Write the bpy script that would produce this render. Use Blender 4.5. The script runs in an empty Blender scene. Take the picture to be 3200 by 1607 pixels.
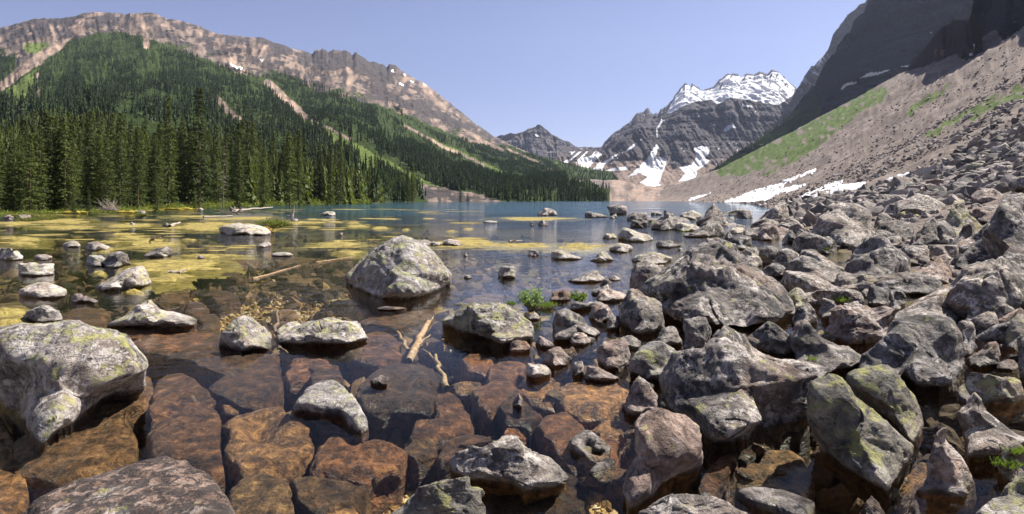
import bpy, bmesh, math, random
import numpy as np
from mathutils import Vector
random.seed(7)
RNG = np.random.default_rng(11)
SC = bpy.context.scene
COL = SC.collection
# ------------------------------------------------------------------ camera
F, CX, HOR, H = 1863.0, 1600.0, 625.0, 1.7      # focal length in photo pixels, centre column, horizon row, eye height
cam = bpy.data.cameras.new('camera'); co = bpy.data.objects.new('camera', cam); COL.objects.link(co)
co.location = (0, 0, H); co.rotation_euler = (math.radians(90), 0, 0)
cam.sensor_width = 36; cam.lens = 36 * F / 3200; cam.shift_y = (HOR - 803.5) / 3200
cam.clip_start = .1; cam.clip_end = 30000
SC.camera = co
# ------------------------------------------------------------------ world and sun
SUN_AZ, SUN_EL = 62.0, 51.0
w = bpy.data.worlds.new('World'); SC.world = w; w.use_nodes = True
nt = w.node_tree; nt.nodes.clear()
sky = nt.nodes.new('ShaderNodeTexSky'); sky.sky_type = 'NISHITA'; sky.sun_disc = False
sky.sun_elevation = math.radians(SUN_EL); sky.sun_rotation = math.radians(SUN_AZ)
sky.altitude = 1900; sky.air_density = 1.0; sky.dust_density = .5; sky.ozone_density = 3.2
tint = nt.nodes.new('ShaderNodeMix'); tint.data_type = 'RGBA'; tint.blend_type = 'MULTIPLY'; tint.inputs[0].default_value = 1
tint.inputs[7].default_value = (1.33, 1.01, 1.06, 1)
bg = nt.nodes.new('ShaderNodeBackground'); bg.inputs[1].default_value = .051
wo = nt.nodes.new('ShaderNodeOutputWorld')
nt.links.new(sky.outputs[0], tint.inputs[6]); nt.links.new(tint.outputs[2], bg.inputs[0]); nt.links.new(bg.outputs[0], wo.inputs[0])
sl = bpy.data.lights.new('sun', 'SUN'); sl.energy = 5.0; sl.angle = math.radians(.5); sl.color = (1, .93, .84)
so = bpy.data.objects.new('sun', sl); COL.objects.link(so)
az, el = math.radians(SUN_AZ), math.radians(SUN_EL)
SUN = Vector((math.sin(az) * math.cos(el), math.cos(az) * math.cos(el), math.sin(el)))
so.rotation_euler = SUN.to_track_quat('Z', 'Y').to_euler(); so.location = (20, 20, 60)
SC.view_settings.view_transform = 'Standard'; SC.view_settings.look = 'None'
SC.view_settings.exposure = 1.2; SC.view_settings.gamma = 1
SC.cycles.max_bounces = 6; SC.cycles.diffuse_bounces = 2; SC.cycles.glossy_bounces = 3
SC.cycles.transparent_max_bounces = 12; SC.cycles.volume_bounces = 0
SC.cycles.use_denoising = True

# ------------------------------------------------------------------ noise
def _h(ix, iy, iz):
    n = (ix.astype(np.int64) * 374761393 + iy.astype(np.int64) * 668265263 + iz.astype(np.int64) * 2147483647) & 0xffffffff
    n = ((n ^ (n >> 13)) * 1274126177) & 0xffffffff
    n = n ^ (n >> 16)
    return (n & 0xffffff) / float(0xffffff)
def vn(x, y, z=0.0):
    x = np.asarray(x, float); y = np.asarray(y, float) + 0 * x; z = np.asarray(z, float) + 0 * x
    x, y, z = x + 101.3, y + 57.7, z + 33.1
    ix, iy, iz = np.floor(x), np.floor(y), np.floor(z)
    fx, fy, fz = x - ix, y - iy, z - iz
    fx, fy, fz = [t * t * t * (t * (t * 6 - 15) + 10) for t in (fx, fy, fz)]
    r = 0
    for a in (0, 1):
        for b in (0, 1):
            for c in (0, 1):
                r = r + _h(ix + a, iy + b, iz + c) * (fx if a else 1 - fx) * (fy if b else 1 - fy) * (fz if c else 1 - fz)
    return r * 2 - 1
def fbm(x, y, z=0.0, o=4, g=.5):
    r = 0; a = 1; s = 0
    for k in range(o):
        q = 2.03 ** k
        r = r + a * vn(np.asarray(x) * q + k * 7.1, np.asarray(y) * q + k * 3.7, np.asarray(z) * q); s += a; a *= g
    return r / s
def ridged(x, y, z=0.0, o=4, g=.55):
    r = 0; a = 1; s = 0
    for k in range(o):
        q = 2.07 ** k
        r = r + a * (1 - 2 * np.abs(vn(np.asarray(x) * q + k * 5.1, np.asarray(y) * q - k * 3.7, np.asarray(z) * q))); s += a; a *= g
    return r / s
def sstep(a, b, x):
    t = np.clip((np.asarray(x, float) - a) / (b - a), 0, 1); return t * t * (3 - 2 * t)
def lerp(tab, x):
    return np.interp(x, [p[0] for p in tab], [p[1] for p in tab])
# crops of the photograph in which outlines were read: name -> (x0, y0, scale)
CR = {'S': (0, 0, 1), 'D': (0, 0, 1 / 1.2422), 'L': (0, 600, 2.3418), 'M': (1000, 600, 2.3418), 'R': (2000, 500, 2.1467),
      'BL': (0, 1000, 2.1318), 'BM': (1000, 1000, 2.1318), 'BR': (2000, 1000, 2.1317),
      'TL': (0, 0, 1.848), 'TM': (1000, 0, 1.848), 'TR': (2000, 0, 1.848)}
def cv(c, pts):
    x0, y0, s = CR[c]
    return [(x0 + p[0] / s, y0 + p[1] / s) for p in pts]
def inpoly(px, py, poly):
    r = np.zeros(np.shape(px), bool); n = len(poly)
    for i in range(n):
        x1, y1 = poly[i]; x2, y2 = poly[(i + 1) % n]
        if y1 == y2: continue
        r ^= ((y1 > py) != (y2 > py)) & (px < (x2 - x1) * (py - y1) / (y2 - y1) + x1)
    return r
def near_line(px, py, line):
    best = np.full(np.shape(px), 1e9)
    for i in range(len(line) - 1):
        (x1, y1), (x2, y2) = line[i], line[i + 1]
        dx, dy = x2 - x1, y2 - y1
        t = np.clip(((px - x1) * dx + (py - y1) * dy) / (dx * dx + dy * dy), 0, 1)
        best = np.minimum(best, np.hypot(px - x1 - t * dx, py - y1 - t * dy))
    return best
# ------------------------------------------------------------------ mesh helpers
def mk_mesh(name, V, Fc, smooth=True, cols=None):
    V = np.asarray(V, np.float32); Fc = np.asarray(Fc, np.int32)
    k = Fc.shape[1]
    me = bpy.data.meshes.new(name)
    me.vertices.add(len(V)); me.vertices.foreach_set('co', V.ravel())
    me.loops.add(Fc.size); me.loops.foreach_set('vertex_index', Fc.ravel())
    me.polygons.add(len(Fc)); me.polygons.foreach_set('loop_start', np.arange(0, Fc.size, k, dtype=np.int32))
    me.polygons.foreach_set('use_smooth', np.full(len(Fc), smooth))
    if cols is not None:
        for nm, arr in cols.items():
            at = me.attributes.new(nm, 'FLOAT_COLOR', 'POINT')
            a = np.ones((len(V), 4), np.float32); a[:, :arr.shape[1]] = arr
            at.data.foreach_set('color', a.ravel())
    me.update(calc_edges=True); me.validate()
    return me
def add(name, me, mat=None, parent=None, loc=None, **kw):
    o = bpy.data.objects.new(name, me)
    if mat is not None: me.materials.append(mat)
    COL.objects.link(o)
    if parent is not None: o.parent = parent
    if loc is not None: o.location = loc
    tag(o, **kw); return o
def tag(o, label=None, cat=None, group=None, kind=None):
    if label: o['label'] = label
    if cat: o['category'] = cat
    if group: o['group'] = group
    if kind: o['kind'] = kind
def grid_faces(nr, nc):
    i = np.arange(nr - 1)[:, None] * nc + np.arange(nc - 1)[None, :]
    i = i.ravel(); return np.stack([i, i + 1, i + nc + 1, i + nc], 1)
def tubes(paths, seg=6):
    V = []; Fc = []; n = 0
    for pts in paths:                     # pts: (x,y,z,r)
        pts = [np.array(p, float) for p in pts]; m = len(pts)
        for i, p in enumerate(pts):
            d = pts[min(i + 1, m - 1)][:3] - pts[max(i - 1, 0)][:3]; d /= np.linalg.norm(d) + 1e-9
            a = np.cross(d, (0.3, .2, .93) if abs(d[2]) < .9 else (1, 0, 0)); a /= np.linalg.norm(a); b = np.cross(d, a)
            for k in range(seg):
                t = 2 * math.pi * k / seg; V.append(p[:3] + p[3] * (a * math.cos(t) + b * math.sin(t)))
        for i in range(m - 1):
            for k in range(seg):
                q = (k + 1) % seg; Fc.append((n + i * seg + k, n + i * seg + q, n + (i + 1) * seg + q, n + (i + 1) * seg + k))
        n += m * seg
    return np.array(V), np.array(Fc)
# ------------------------------------------------------------------ material helpers
class NT:
    def __init__(s, name):
        s.m = bpy.data.materials.new(name); s.m.use_nodes = True; s.t = s.m.node_tree; s.t.nodes.clear()
        s.out = s.n('ShaderNodeOutputMaterial'); s.pos = s.n('ShaderNodeNewGeometry').outputs['Position']
    def n(s, ty, **kw):
        nd = s.t.nodes.new(ty)
        for k, v in kw.items(): setattr(nd, k, v)
        return nd
    def set(s, inp, v):
        if isinstance(v, bpy.types.NodeSocket): s.t.links.new(v, inp)
        elif isinstance(v, (tuple, list)) and len(v) == 3 and inp.type == 'RGBA': inp.default_value = (*v, 1)
        else: inp.default_value = v
    def noise(s, scale, detail=5, rough=.6, vec=None, dist=0):
        nd = s.n('ShaderNodeTexNoise'); s.set(nd.inputs['Vector'], vec or s.pos)
        nd.inputs['Scale'].default_value = scale; nd.inputs['Detail'].default_value = detail
        nd.inputs['Roughness'].default_value = rough; nd.inputs['Distortion'].default_value = dist
        return nd.outputs[0]
    def vor(s, scale, vec=None, feature='F1', out=0):
        nd = s.n('ShaderNodeTexVoronoi', feature=feature); s.set(nd.inputs['Vector'], vec or s.pos); nd.inputs['Scale'].default_value = scale
        return nd.outputs[out]
    def scale(s, v, vec=None):
        nd = s.n('ShaderNodeVectorMath', operation='MULTIPLY'); s.set(nd.inputs[0], vec or s.pos); nd.inputs[1].default_value = v; return nd.outputs[0]
    def math(s, op, a, b=0.0, clamp=False):
        nd = s.n('ShaderNodeMath', operation=op, use_clamp=clamp); s.set(nd.inputs[0], a); s.set(nd.inputs[1], b); return nd.outputs[0]
    def rng(s, v, a, b, c=0.0, d=1.0):
        nd = s.n('ShaderNodeMapRange'); s.set(nd.inputs[0], v)
        for i, q in enumerate((a, b, c, d)): nd.inputs[i + 1].default_value = q
        return nd.outputs[0]
    def mix(s, f, a, b, mode='MIX'):
        nd = s.n('ShaderNodeMix', data_type='RGBA', blend_type=mode); s.set(nd.inputs[0], f); s.set(nd.inputs[6], a); s.set(nd.inputs[7], b); return nd.outputs[2]
    def ramp(s, f, stops):
        nd = s.n('ShaderNodeValToRGB'); s.set(nd.inputs[0], f); e = nd.color_ramp.elements
        while len(e) < len(stops): e.new(.5)
        for el_, (p, c) in zip(e, stops): el_.position = p; el_.color = (*c, 1)
        return nd.outputs[0]
    def xyz(s, v=None):
        nd = s.n('ShaderNodeSeparateXYZ'); s.set(nd.inputs[0], v or s.pos); return nd.outputs
    def attr(s, name):
        nd = s.n('ShaderNodeAttribute', attribute_name=name); return nd.outputs[0]
    def sep(s, c):
        nd = s.n('ShaderNodeSeparateColor'); s.set(nd.inputs[0], c); return nd.outputs
    def bump(s, h, strength=.5, dist=.02, normal=None):
        nd = s.n('ShaderNodeBump'); s.set(nd.inputs['Height'], h); nd.inputs['Strength'].default_value = strength; nd.inputs['Distance'].default_value = dist
        if normal: s.set(nd.inputs['Normal'], normal)
        return nd.outputs[0]
    def principled(s, col, rough=.8, normal=None, spec=.3):
        p = s.n('ShaderNodeBsdfPrincipled'); s.set(p.inputs['Base Color'], col); s.set(p.inputs['Roughness'], rough)
        p.inputs['Specular IOR Level'].default_value = spec
        if normal: s.set(p.inputs['Normal'], normal)
        s.t.links.new(p.outputs[0], s.out.inputs[0]); return p
    def rand(s): return s.n('ShaderNodeObjectInfo').outputs['Random']

def rock_mat(name, dark, light, lichen=.3, white=.5, black=.4, bright=1.0, warm=(.26, .19, .15), brown=1.0, big=1.0):
    m = NT(name); z = m.xyz()[2]; rnd = m.rand()
    n1 = m.noise(2.6 * big, 9, .68); n2 = m.noise(11 * big, 8, .72, dist=.6); n3 = m.noise(1.1 * big, 5, .6)
    base = m.ramp(n1, [(.3, tuple(c * .6 for c in dark)), (.45, dark), (.6, light), (.8, tuple(min(.8, c * 1.25) for c in light))])
    fine = m.ramp(n2, [(.34, (.12, .12, .12)), (.46, (.75, .75, .75)), (.56, (1.1, 1.1, 1.1)), (.7, (1.7, 1.7, 1.7))])
    base = m.mix(.85, base, fine, 'MULTIPLY')
    base = m.mix(m.rng(n3, .5, .68, 0, .7), base, warm)
    # pale crusty lichen, black spots, yellow-green map lichen
    wv = m.math('MULTIPLY', m.rng(m.noise(8 * big, 8, .78), .50, .56), m.rng(m.noise(1.4 * big, 3), .62 - white * .3, .75 - white * .25))
    base = m.mix(m.math('MULTIPLY', wv, .9), base, (.58, .55, .52))
    bv = m.rng(m.noise(13 * big, 6, .7, dist=1.2), .66 - black * .19, .69 - black * .17)
    base = m.mix(m.math('MULTIPLY', bv, .8), base, (.02, .02, .022))
    nz = m.xyz(m.n('ShaderNodeNewGeometry').outputs['Normal'])[2]
    lv = m.math('MULTIPLY', m.rng(m.noise(5.5 * big, 7, .75), .62 - lichen * .16, .66 - lichen * .14), m.rng(nz, -.2, .5))
    base = m.mix(m.math('MULTIPLY', lv, .75), base, m.ramp(n2, [(.3, (.16, .17, .06)), (.7, (.42, .42, .13))]))
    base = m.mix(1.0, base, m.ramp(rnd, [(0, (.78 * bright,) * 3), (1, (1.2 * bright, 1.14 * bright, 1.08 * bright))]), 'MULTIPLY')
    # pale mineral crust just above the waterline
    zz = m.math('ADD', z, m.rng(n1, .3, .7, -.06, .06))
    band = m.math('MULTIPLY', m.rng(zz, .0, .03), m.rng(zz, .14, .04))
    base = m.mix(m.math('MULTIPLY', band, m.rng(n2, .4, .6, .1, .55 * white + .2)), base, (.55, .49, .44))
    # brown algae coat on whatever stays under water, dark wet line at the surface
    br = m.ramp(m.noise(7.5, 11, .82, dist=.5), [(.34, (.014, .009, .007)), (.45, (.07 * brown, .038 * brown, .022 * brown)), (.55, (.22 * brown, .11 * brown, .05 * brown)), (.68, (.46 * brown, .27 * brown, .12 * brown))])
    br = m.mix(.85, br, fine, 'MULTIPLY')
    br = m.mix(1.0, br, m.ramp(rnd, [(0, (.35, .35, .38)), (.3, (1.2, .95, .78)), (.5, (.5, .55, .6)), (.75, (1.45, 1.4, 1.15)), (1, (.7, .85, .85))]), 'MULTIPLY')
    under = m.rng(m.math('ADD', z, m.rng(n2, .3, .7, -.02, .02)), .012, -.012)
    wet = m.math('MULTIPLY', m.rng(zz, .07, .02), .72)
    base = m.mix(wet, base, m.mix(1.0, base, (.22, .2, .19), 'MULTIPLY'))
    base = m.mix(under, base, br)
    h = m.math('ADD', m.math('MULTIPLY', n1, .8), m.math('MULTIPLY', n2, .35))
    h = m.math('ADD', h, m.math('MULTIPLY', m.noise(3.2 * big, 8, .6, vec=m.scale((1, .6, 2.8))), .7))
    h = m.math('ADD', h, m.math('MULTIPLY', m.noise(45 * big, 4, .6), .08))
    nrm = m.bump(h, 1.0, .16 / big)
    rough = m.rng(zz, .015, .06, .35, .85)
    m.principled(base, rough, nrm, .4)
    return m.m
M = {}
M['rock'] = rock_mat('grey rock', (.09, .085, .08), (.31, .28, .25), .12, .7, .4, 1.0)
M['pale'] = rock_mat('pale lichened rock', (.20, .185, .175), (.44, .41, .385), .6, .9, .5, 1.12)
M['dark'] = rock_mat('dark rock', (.05, .048, .05), (.20, .185, .175), .2, .7, .4, .95)
M['yellow'] = rock_mat('yellow lichened rock', (.14, .135, .12), (.30, .28, .24), .72, .5, .4, 1.05)
M['pink'] = rock_mat('pinkish rock', (.14, .10, .085), (.40, .31, .26), .1, .6, .4, 1.05)
M['spotted'] = rock_mat('black spotted pink rock', (.15, .095, .07), (.34, .25, .20), .0, .35, 1.15, .95)
M['rust'] = rock_mat('rust brown rock', (.06, .035, .02), (.22, .12, .06), .0, .2, .3, 1, brown=1.5)
M['sub'] = rock_mat('algae coated rock', (.10, .06, .04), (.28, .18, .12), .1, .5, .4, 1, brown=1.15)
M['blackbrown'] = rock_mat('blackish brown rock', (.05, .04, .035), (.16, .12, .1), .0, .3, .5, 1, brown=.55)  # blackish brown stone, its underwater coat darker than on the other rocks
# ------------------------------------------------------------------ the ground: lake bed, boulder shore, talus
XS = [(0, 4.6), (5, 5.4), (10, 7.0), (26, 11.8), (60, 27), (100, 45), (150, 62), (250, 100), (400, 140), (800, 210), (1100, 240), (2500, 400)]
GT = [(-60, -5), (-30, -2.6), (-10, -1.0), (-3, -.5), (0, -.12), (6, .55), (12.6, 1.6), (30, 7.4), (60, 24), (100, 48), (200, 108), (500, 290), (900, 600), (3000, 1500)]
TOPL = cv('S', [(1500, 640), (1900, 634), (2000, 619), (2108, 578), (2179, 553), (2222, 541), (2450, 423), (2650, 318), (2844, 212), (2950, 150), (3200, 60), (3900, -200), (4800, -500)])
def ground_z(x, y):
    x = np.asarray(x, float); y = np.asarray(y, float)
    t = x - lerp(XS, y) + fbm(x * .12, y * .12, 2) * np.minimum(3, y * .05) + fbm(x * .6, y * .6, 4) * .5
    g = lerp(GT, t)
    bed = lerp([(0, -.62), (5, -.6), (9, -.42), (14, -.34), (40, -.34), (60, -.8), (90, -2), (150, -3.5), (4000, -6)], y)
    bed = bed + fbm(x * .45, y * .45, 1, 3) * .12 - sstep(0, 1, (x / np.maximum(y, 1) + .12) * 4) * .25 * sstep(9, 20, y)
    bed = bed + .30 * np.exp(-((x + .92) ** 2 / .22 + (y - 4.3) ** 2 / .35)) + .28 * np.exp(-((x - .57) ** 2 / .03 + (y - 4.15) ** 2 / .12)) + .12 * np.exp(-((x + 1.6) ** 2 / .5 + (y - 7.6) ** 2 / .8))
    z = np.where(t > 0, g, np.maximum(g, bed))
    rough = .04 + .012 * np.clip(t, 0, 200)
    z = z + np.where(t > 2, fbm(x * .25, y * .25, 5, 4) * np.minimum(rough * .8, 1.5), 0)
    # downslope gullies and ribs on the talus
    gul = fbm(y * .02, t * .0025, 3, 4) * .055 * np.clip(t - 25, 0, 400) + fbm(y * .07, t * .01, 8, 3) * .012 * np.clip(t - 20, 0, 200)
    z = z + gul
    px = CX + F * x / np.maximum(y, .1)
    lim = H + (HOR - lerp(TOPL, px)) / F * y
    over = z - lim
    z = np.where((over > 0) & (t > 12) & (y > 250), lim - np.minimum(over, 120) * .7, z)
    return z
def hit(px, py, d0=2.0, d1=1400):
    ds = d0 * (d1 / d0) ** (np.arange(900) / 899.0)
    k = (px - CX) / F; m = (HOR - py) / F
    g = ground_z(k * ds, ds); zr = H + m * ds
    w = np.where(zr < g)[0]
    if len(w) == 0: return None
    i = w[0]; return k * ds[i], ds[i], zr[i]
def proj(x, y, z):
    y = np.maximum(y, .01); return CX + F * x / y, HOR - F * (z - H) / y
cols = np.concatenate([np.linspace(-2600, -60, 60), np.linspace(-50, 3250, 940), np.linspace(3275, 6200, 60)])
ds = 1.0 * (1900 / 1.0) ** (np.linspace(0, 1, 520))
PX, DD = np.meshgrid(cols, ds)
X = (PX - CX) / F * DD; Y = DD
Z = ground_z(X, Y)
sx, sy = proj(X, Y, Z)
jx = sx + fbm(sx * .02, sy * .03, 1, 4) * 30; jy = sy + fbm(sx * .03, sy * .02, 9, 4) * 16
green = np.zeros(X.shape)
G1 = cv('TR', [(430, 985), (700, 830), (1000, 680), (1250, 540), (1420, 495), (1435, 530), (1400, 580), (1300, 640), (1150, 760), (1000, 870), (880, 940), (780, 1000), (660, 1040), (760, 960), (700, 980), (560, 1010), (470, 1020)])
G2 = cv('TR', [(1520, 660), (1650, 560), (1800, 480), (1790, 500), (1680, 590), (1560, 660)])
G3 = cv('TR', [(1600, 800), (1720, 730), (1900, 640), (2100, 520), (2300, 440), (2500, 380), (2500, 470), (2300, 560), (2150, 590), (2000, 650), (1900, 720), (1950, 640), (1750, 750), (1640, 800)])
for gp in (G1, G2, G3): green = np.maximum(green, inpoly(jx, jy, gp) * 1.0)
green *= (Y > 40)
green *= np.clip(.8 + fbm(sx * .05, sy * .09, 3, 3) * 1.2, .1, 1)
wl = np.clip(fbm(X * .1, Y * .1, 5), -1, 1)
mask = np.stack([green, np.zeros_like(green), sstep(0, 4, X - lerp(XS, Y))], -1).reshape(-1, 3)
gm = NT('ground')
r_, g_, b_ = gm.sep(gm.attr('mask'))[:3]
zc = gm.xyz()[2]; yc = gm.xyz()[1]
peb = gm.ramp(gm.vor(9, out=1), [(0, (.10, .055, .02)), (.35, (.30, .20, .08)), (.7, (.42, .30, .13)), (1, (.30, .28, .2))])
pd = gm.rng(gm.vor(9, feature='DISTANCE_TO_EDGE'), 0, .08)
peb = gm.mix(gm.rng(pd, 0, 1, .7, 0), peb, (.03, .02, .01))
silt = gm.ramp(gm.noise(1.3, 7, .7), [(.35, (.05, .035, .015)), (.5, (.16, .11, .045)), (.65, (.28, .21, .10))])
bed = gm.mix(gm.rng(gm.noise(.35, 4), .42, .55), silt, peb)
bed = gm.mix(gm.rng(gm.math('ADD', yc, gm.rng(gm.noise(.2, 4), 0, 1, -8, 8)), 9, 22), bed, gm.mix(1, bed, (.55, .62, .5), 'MULTIPLY'))
land = gm.ramp(gm.noise(.09, 9, .7), [(.3, (.13, .105, .092)), (.5, (.215, .175, .15)), (.7, (.31, .26, .225))])
grit = gm.ramp(gm.noise(1.6, 8, .8), [(.35, (.35, .35, .35)), (.5, (.9, .9, .9)), (.68, (1.5, 1.5, 1.5))])
land = gm.mix(.8, land, grit, 'MULTIPLY')
grassc = gm.ramp(gm.noise(.35, 8, .75), [(.35, (.035, .06, .012)), (.5, (.085, .13, .03)), (.66, (.17, .21, .07))])
land = gm.mix(gm.rng(gm.math('ADD', r_, gm.rng(gm.noise(.5, 5, .7), .3, .7, -.3, .3)), .4, .6), land, grassc)
gcol = gm.mix(gm.rng(zc, -.02, .05), bed, land)
gh = gm.math('ADD', gm.math('MULTIPLY', gm.noise(.9, 8, .75), 1.0), gm.math('MULTIPLY', pd, .05))
gm.principled(gcol, .95, gm.bump(gh, .8, .5), .15)
add('ground', mk_mesh('ground', np.stack([X, Y, Z], -1).reshape(-1, 3), grid_faces(*X.shape), cols={'mask': mask}), gm.m, kind='structure')
# ------------------------------------------------------------------ water
wm = NT('lake water')
yw = wm.xyz()[1]; xw = wm.xyz()[0]
far = wm.rng(yw, 18, 90)
n_a = wm.noise(1.6, 4, .55, vec=wm.scale((1, 1.5, 1))); n_b = wm.noise(9, 3, .5, vec=wm.scale((1, 1.2, 1)))
gust = wm.rng(wm.noise(.12, 3, .5), .35, .65, .25, 1)
hgt = wm.math('ADD', wm.math('MULTIPLY', n_a, wm.rng(yw, 4, 60, .10, 1.5)), wm.math('MULTIPLY', n_b, wm.rng(yw, 4, 40, .030, .17)))
hgt = wm.math('MULTIPLY', hgt, gust)
nb = wm.bump(hgt, 1.0, .12)
gl = wm.n('ShaderNodeBsdfGlossy'); gl.inputs['Color'].default_value = (1, 1, 1, 1); gl.inputs['Roughness'].default_value = .04; wm.set(gl.inputs['Normal'], nb)
tr = wm.n('ShaderNodeBsdfTransparent'); wm.set(tr.inputs['Color'], (.93, .95, .90))
df = wm.n('ShaderNodeBsdfDiffuse'); wm.set(df.inputs['Color'], wm.mix(wm.rng(wm.math('DIVIDE', xw, yw), -.45, .3), (.012, .055, .060), (.020, .070, .115)))
fr = wm.n('ShaderNodeFresnel'); fr.inputs[0].default_value = 1.333; wm.set(fr.inputs['Normal'], nb)
tur = wm.math('MULTIPLY', wm.rng(yw, 26, 95), wm.rng(wm.math('DIVIDE', xw, yw), -.6, -.25, .1, 1))
m1 = wm.n('ShaderNodeMixShader'); wm.set(m1.inputs[0], tur); wm.t.links.new(tr.outputs[0], m1.inputs[1]); wm.t.links.new(df.outputs[0], m1.inputs[2])
m2 = wm.n('ShaderNodeMixShader'); wm.set(m2.inputs[0], wm.math('MULTIPLY', fr.outputs[0], wm.rng(yw, 4.5, 11, .3, 1.0)))
wm.t.links.new(m1.outputs[0], m2.inputs[1]); wm.t.links.new(gl.outputs[0], m2.inputs[2]); wm.t.links.new(m2.outputs[0], wm.out.inputs[0])
wx = np.linspace(-1500, 700, 60); wy = np.concatenate([np.linspace(-6, 60, 30), np.linspace(70, 1150, 50)])
WX, WY = np.meshgrid(wx, wy)
add('water', mk_mesh('water', np.stack([WX, WY, 0 * WX], -1).reshape(-1, 3), grid_faces(*WX.shape)), wm.m, kind='structure')
# ------------------------------------------------------------------ mountains
def mount_mat(name, scree, dark, scale=1.0, strata=.5, streak=(1, 1, .25)):
    m = NT(name)
    g, s, b = m.sep(m.attr('mask'))[:3]
    g2, t2, c2 = m.sep(m.attr('mask2'))[:3]
    st = m.scale(streak)
    n = m.noise(.02 * scale, 9, .7); n2 = m.noise(.012 * scale, 10, .75, vec=m.scale((1, 1, 3.5)), dist=.4)
    base = m.ramp(n, [(.3, tuple(c * .75 for c in scree)), (.5, scree), (.7, tuple(min(.7, c * 1.35) for c in scree))])
    dk = m.mix(m.rng(m.noise(.05 * scale, 8, .7, vec=m.scale((1, 1, 4))), .35, .65), dark, tuple(min(.6, c * 2.4) for c in dark))
    base = m.mix(1.0, base, m.ramp(t2, [(.25, (.58, .56, .56)), (.5, (1, 1, 1)), (.78, (1.28, 1.22, 1.15))]), 'MULTIPLY')
    rockf = m.rng(m.math('ADD', n2, m.math('MULTIPLY', c2, .35)), .60 - strata * .14, .65 - strata * .14)
    base = m.mix(rockf, base, dk)
    base = m.mix(m.math('MULTIPLY', b, .85), base, (.42, .31, .235))
    gr = m.ramp(m.noise(.09 * scale, 9, .75), [(.35, (.02, .032, .010)), (.5, (.04, .062, .018)), (.68, (.085, .11, .036))])
    nj = m.rng(m.noise(.06 * scale, 8, .75), .3, .7, -.45, .45)
    base = m.mix(m.rng(m.math('ADD', g, nj), .42, .58), base, gr)
    base = m.mix(m.rng(m.math('ADD', g2, m.math('MULTIPLY', nj, .7)), .42, .58), base, m.ramp(m.noise(.12 * scale, 8, .75), [(.35, (.07, .10, .025)), (.5, (.13, .175, .045)), (.68, (.21, .25, .085))]))
    base = m.mix(m.rng(m.math('ADD', s, m.math('MULTIPLY', nj, .8)), .45, .52), base, (.82, .83, .86))
    h = m.math('ADD', m.noise(.03 * scale, 12, .75), m.math('MULTIPLY', n2, .8))
    m.principled(base, .95, m.bump(h, .9, 14 / scale), .1)
    return m.m
def sheet(name, px0, px1, nc, nr, top, Db, Dr, z0, dpow, zpow, disp, mat, maskf, crag=6.0, log=False, ribs=0.0, label=None, dprof=None, gully=0.0):
    px = np.linspace(px0, px1, nc)
    s = np.linspace(0, 1, nr)
    P, S = np.meshgrid(px, s)
    db, dr = lerp(Db, P), lerp(Dr, P)
    cr = ridged(P * .045, 3.1, 7, 5, .75) * crag
    if name == 'mountain' and px0 < -1000: cr = cr * (1 + 2.2 * np.exp(-((P - 1090) / 130.0) ** 2))
    raw = lerp(top, px) - cr[0]
    kk = max(3, int(130 / (px[1] - px[0])) | 1)
    ker = np.hanning(kk + 2)[1:-1]; ker /= ker.sum()
    smo = np.convolve(np.pad(raw, kk // 2, mode='edge'), ker, 'valid')[:nc]
    tp = smo[None] + (raw - smo)[None] * (S ** (14 if log else 3))
    D = db * (dr / db) ** S if log else db + (dr - db) * S ** dpow
    if dprof: D = db + (dr - db) * lerp(dprof, S)
    u = (D - db) / (dr - db) if log else S
    zr = H + (HOR - tp) * dr / F
    z = z0 + (zr - z0) * np.maximum(u, 0) ** zpow
    x = (P - CX) / F * D
    env = np.clip(u * 6, 0, 1) * np.clip((1 - u) * 7 + .12, 0, 1)
    sc = disp[1]
    z = z + ridged(x * sc, D * sc, 3, 6) * disp[0] * env
    if gully: z = z + (ridged(P * .05 + D * .002, np.log(D) * 1.6, 3, 5, .6) * np.clip((u - .12) * 2.5, 0, 1)) * gully * env
    if ribs:
        D = D + ridged(x * .05, z * .02, 2, 5) * ribs * .3 * env + ridged(x * .012, z * .0025, 5, 5) * ribs * env + ridged(x * .002, z * .02, 8, 4) * ribs * .35 * env
    x = (P - CX) / F * D
    # back slope so the mountain has a body
    nb = 14
    k = np.arange(1, nb + 1)[:, None] / nb
    Dk = D[-1] * (1 + k * .5); zk = z[-1] - (z[-1] + 20) * k * 1.1; xk = (px[None] - CX) / F * Dk
    Xa, Ya, Za = np.vstack([x, xk]), np.vstack([D, Dk]), np.vstack([z, zk])
    qx, qy = proj(Xa, Ya, Za)
    jx = qx + fbm(qx * .02, qy * .02, 1, 4) * 22; jy = qy + fbm(qx * .02, qy * .02, 9, 4) * 16
    m1, m2 = maskf(qx, qy, jx, jy, Xa, Ya, Za)
    m2[..., 1] = np.clip(.5 + fbm(qx * .075 + fbm(qx * .01, qy * .02, 3) * 3, qy * .014, 4, 5, .65) * 1.1, 0, 1)
    o = add(name, mk_mesh(name, np.stack([Xa, Ya, Za], -1).reshape(-1, 3), grid_faces(*Xa.shape),
            cols={'mask': m1.reshape(-1, 3), 'mask2': m2.reshape(-1, 3)}), mat, kind='structure')
    if label: o['label'] = label
    return x, D, z, qx[:nr], qy[:nr]
def st3(a, b, c): return np.stack([a * 1.0, b * 1.0, c * 1.0], -1)

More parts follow.
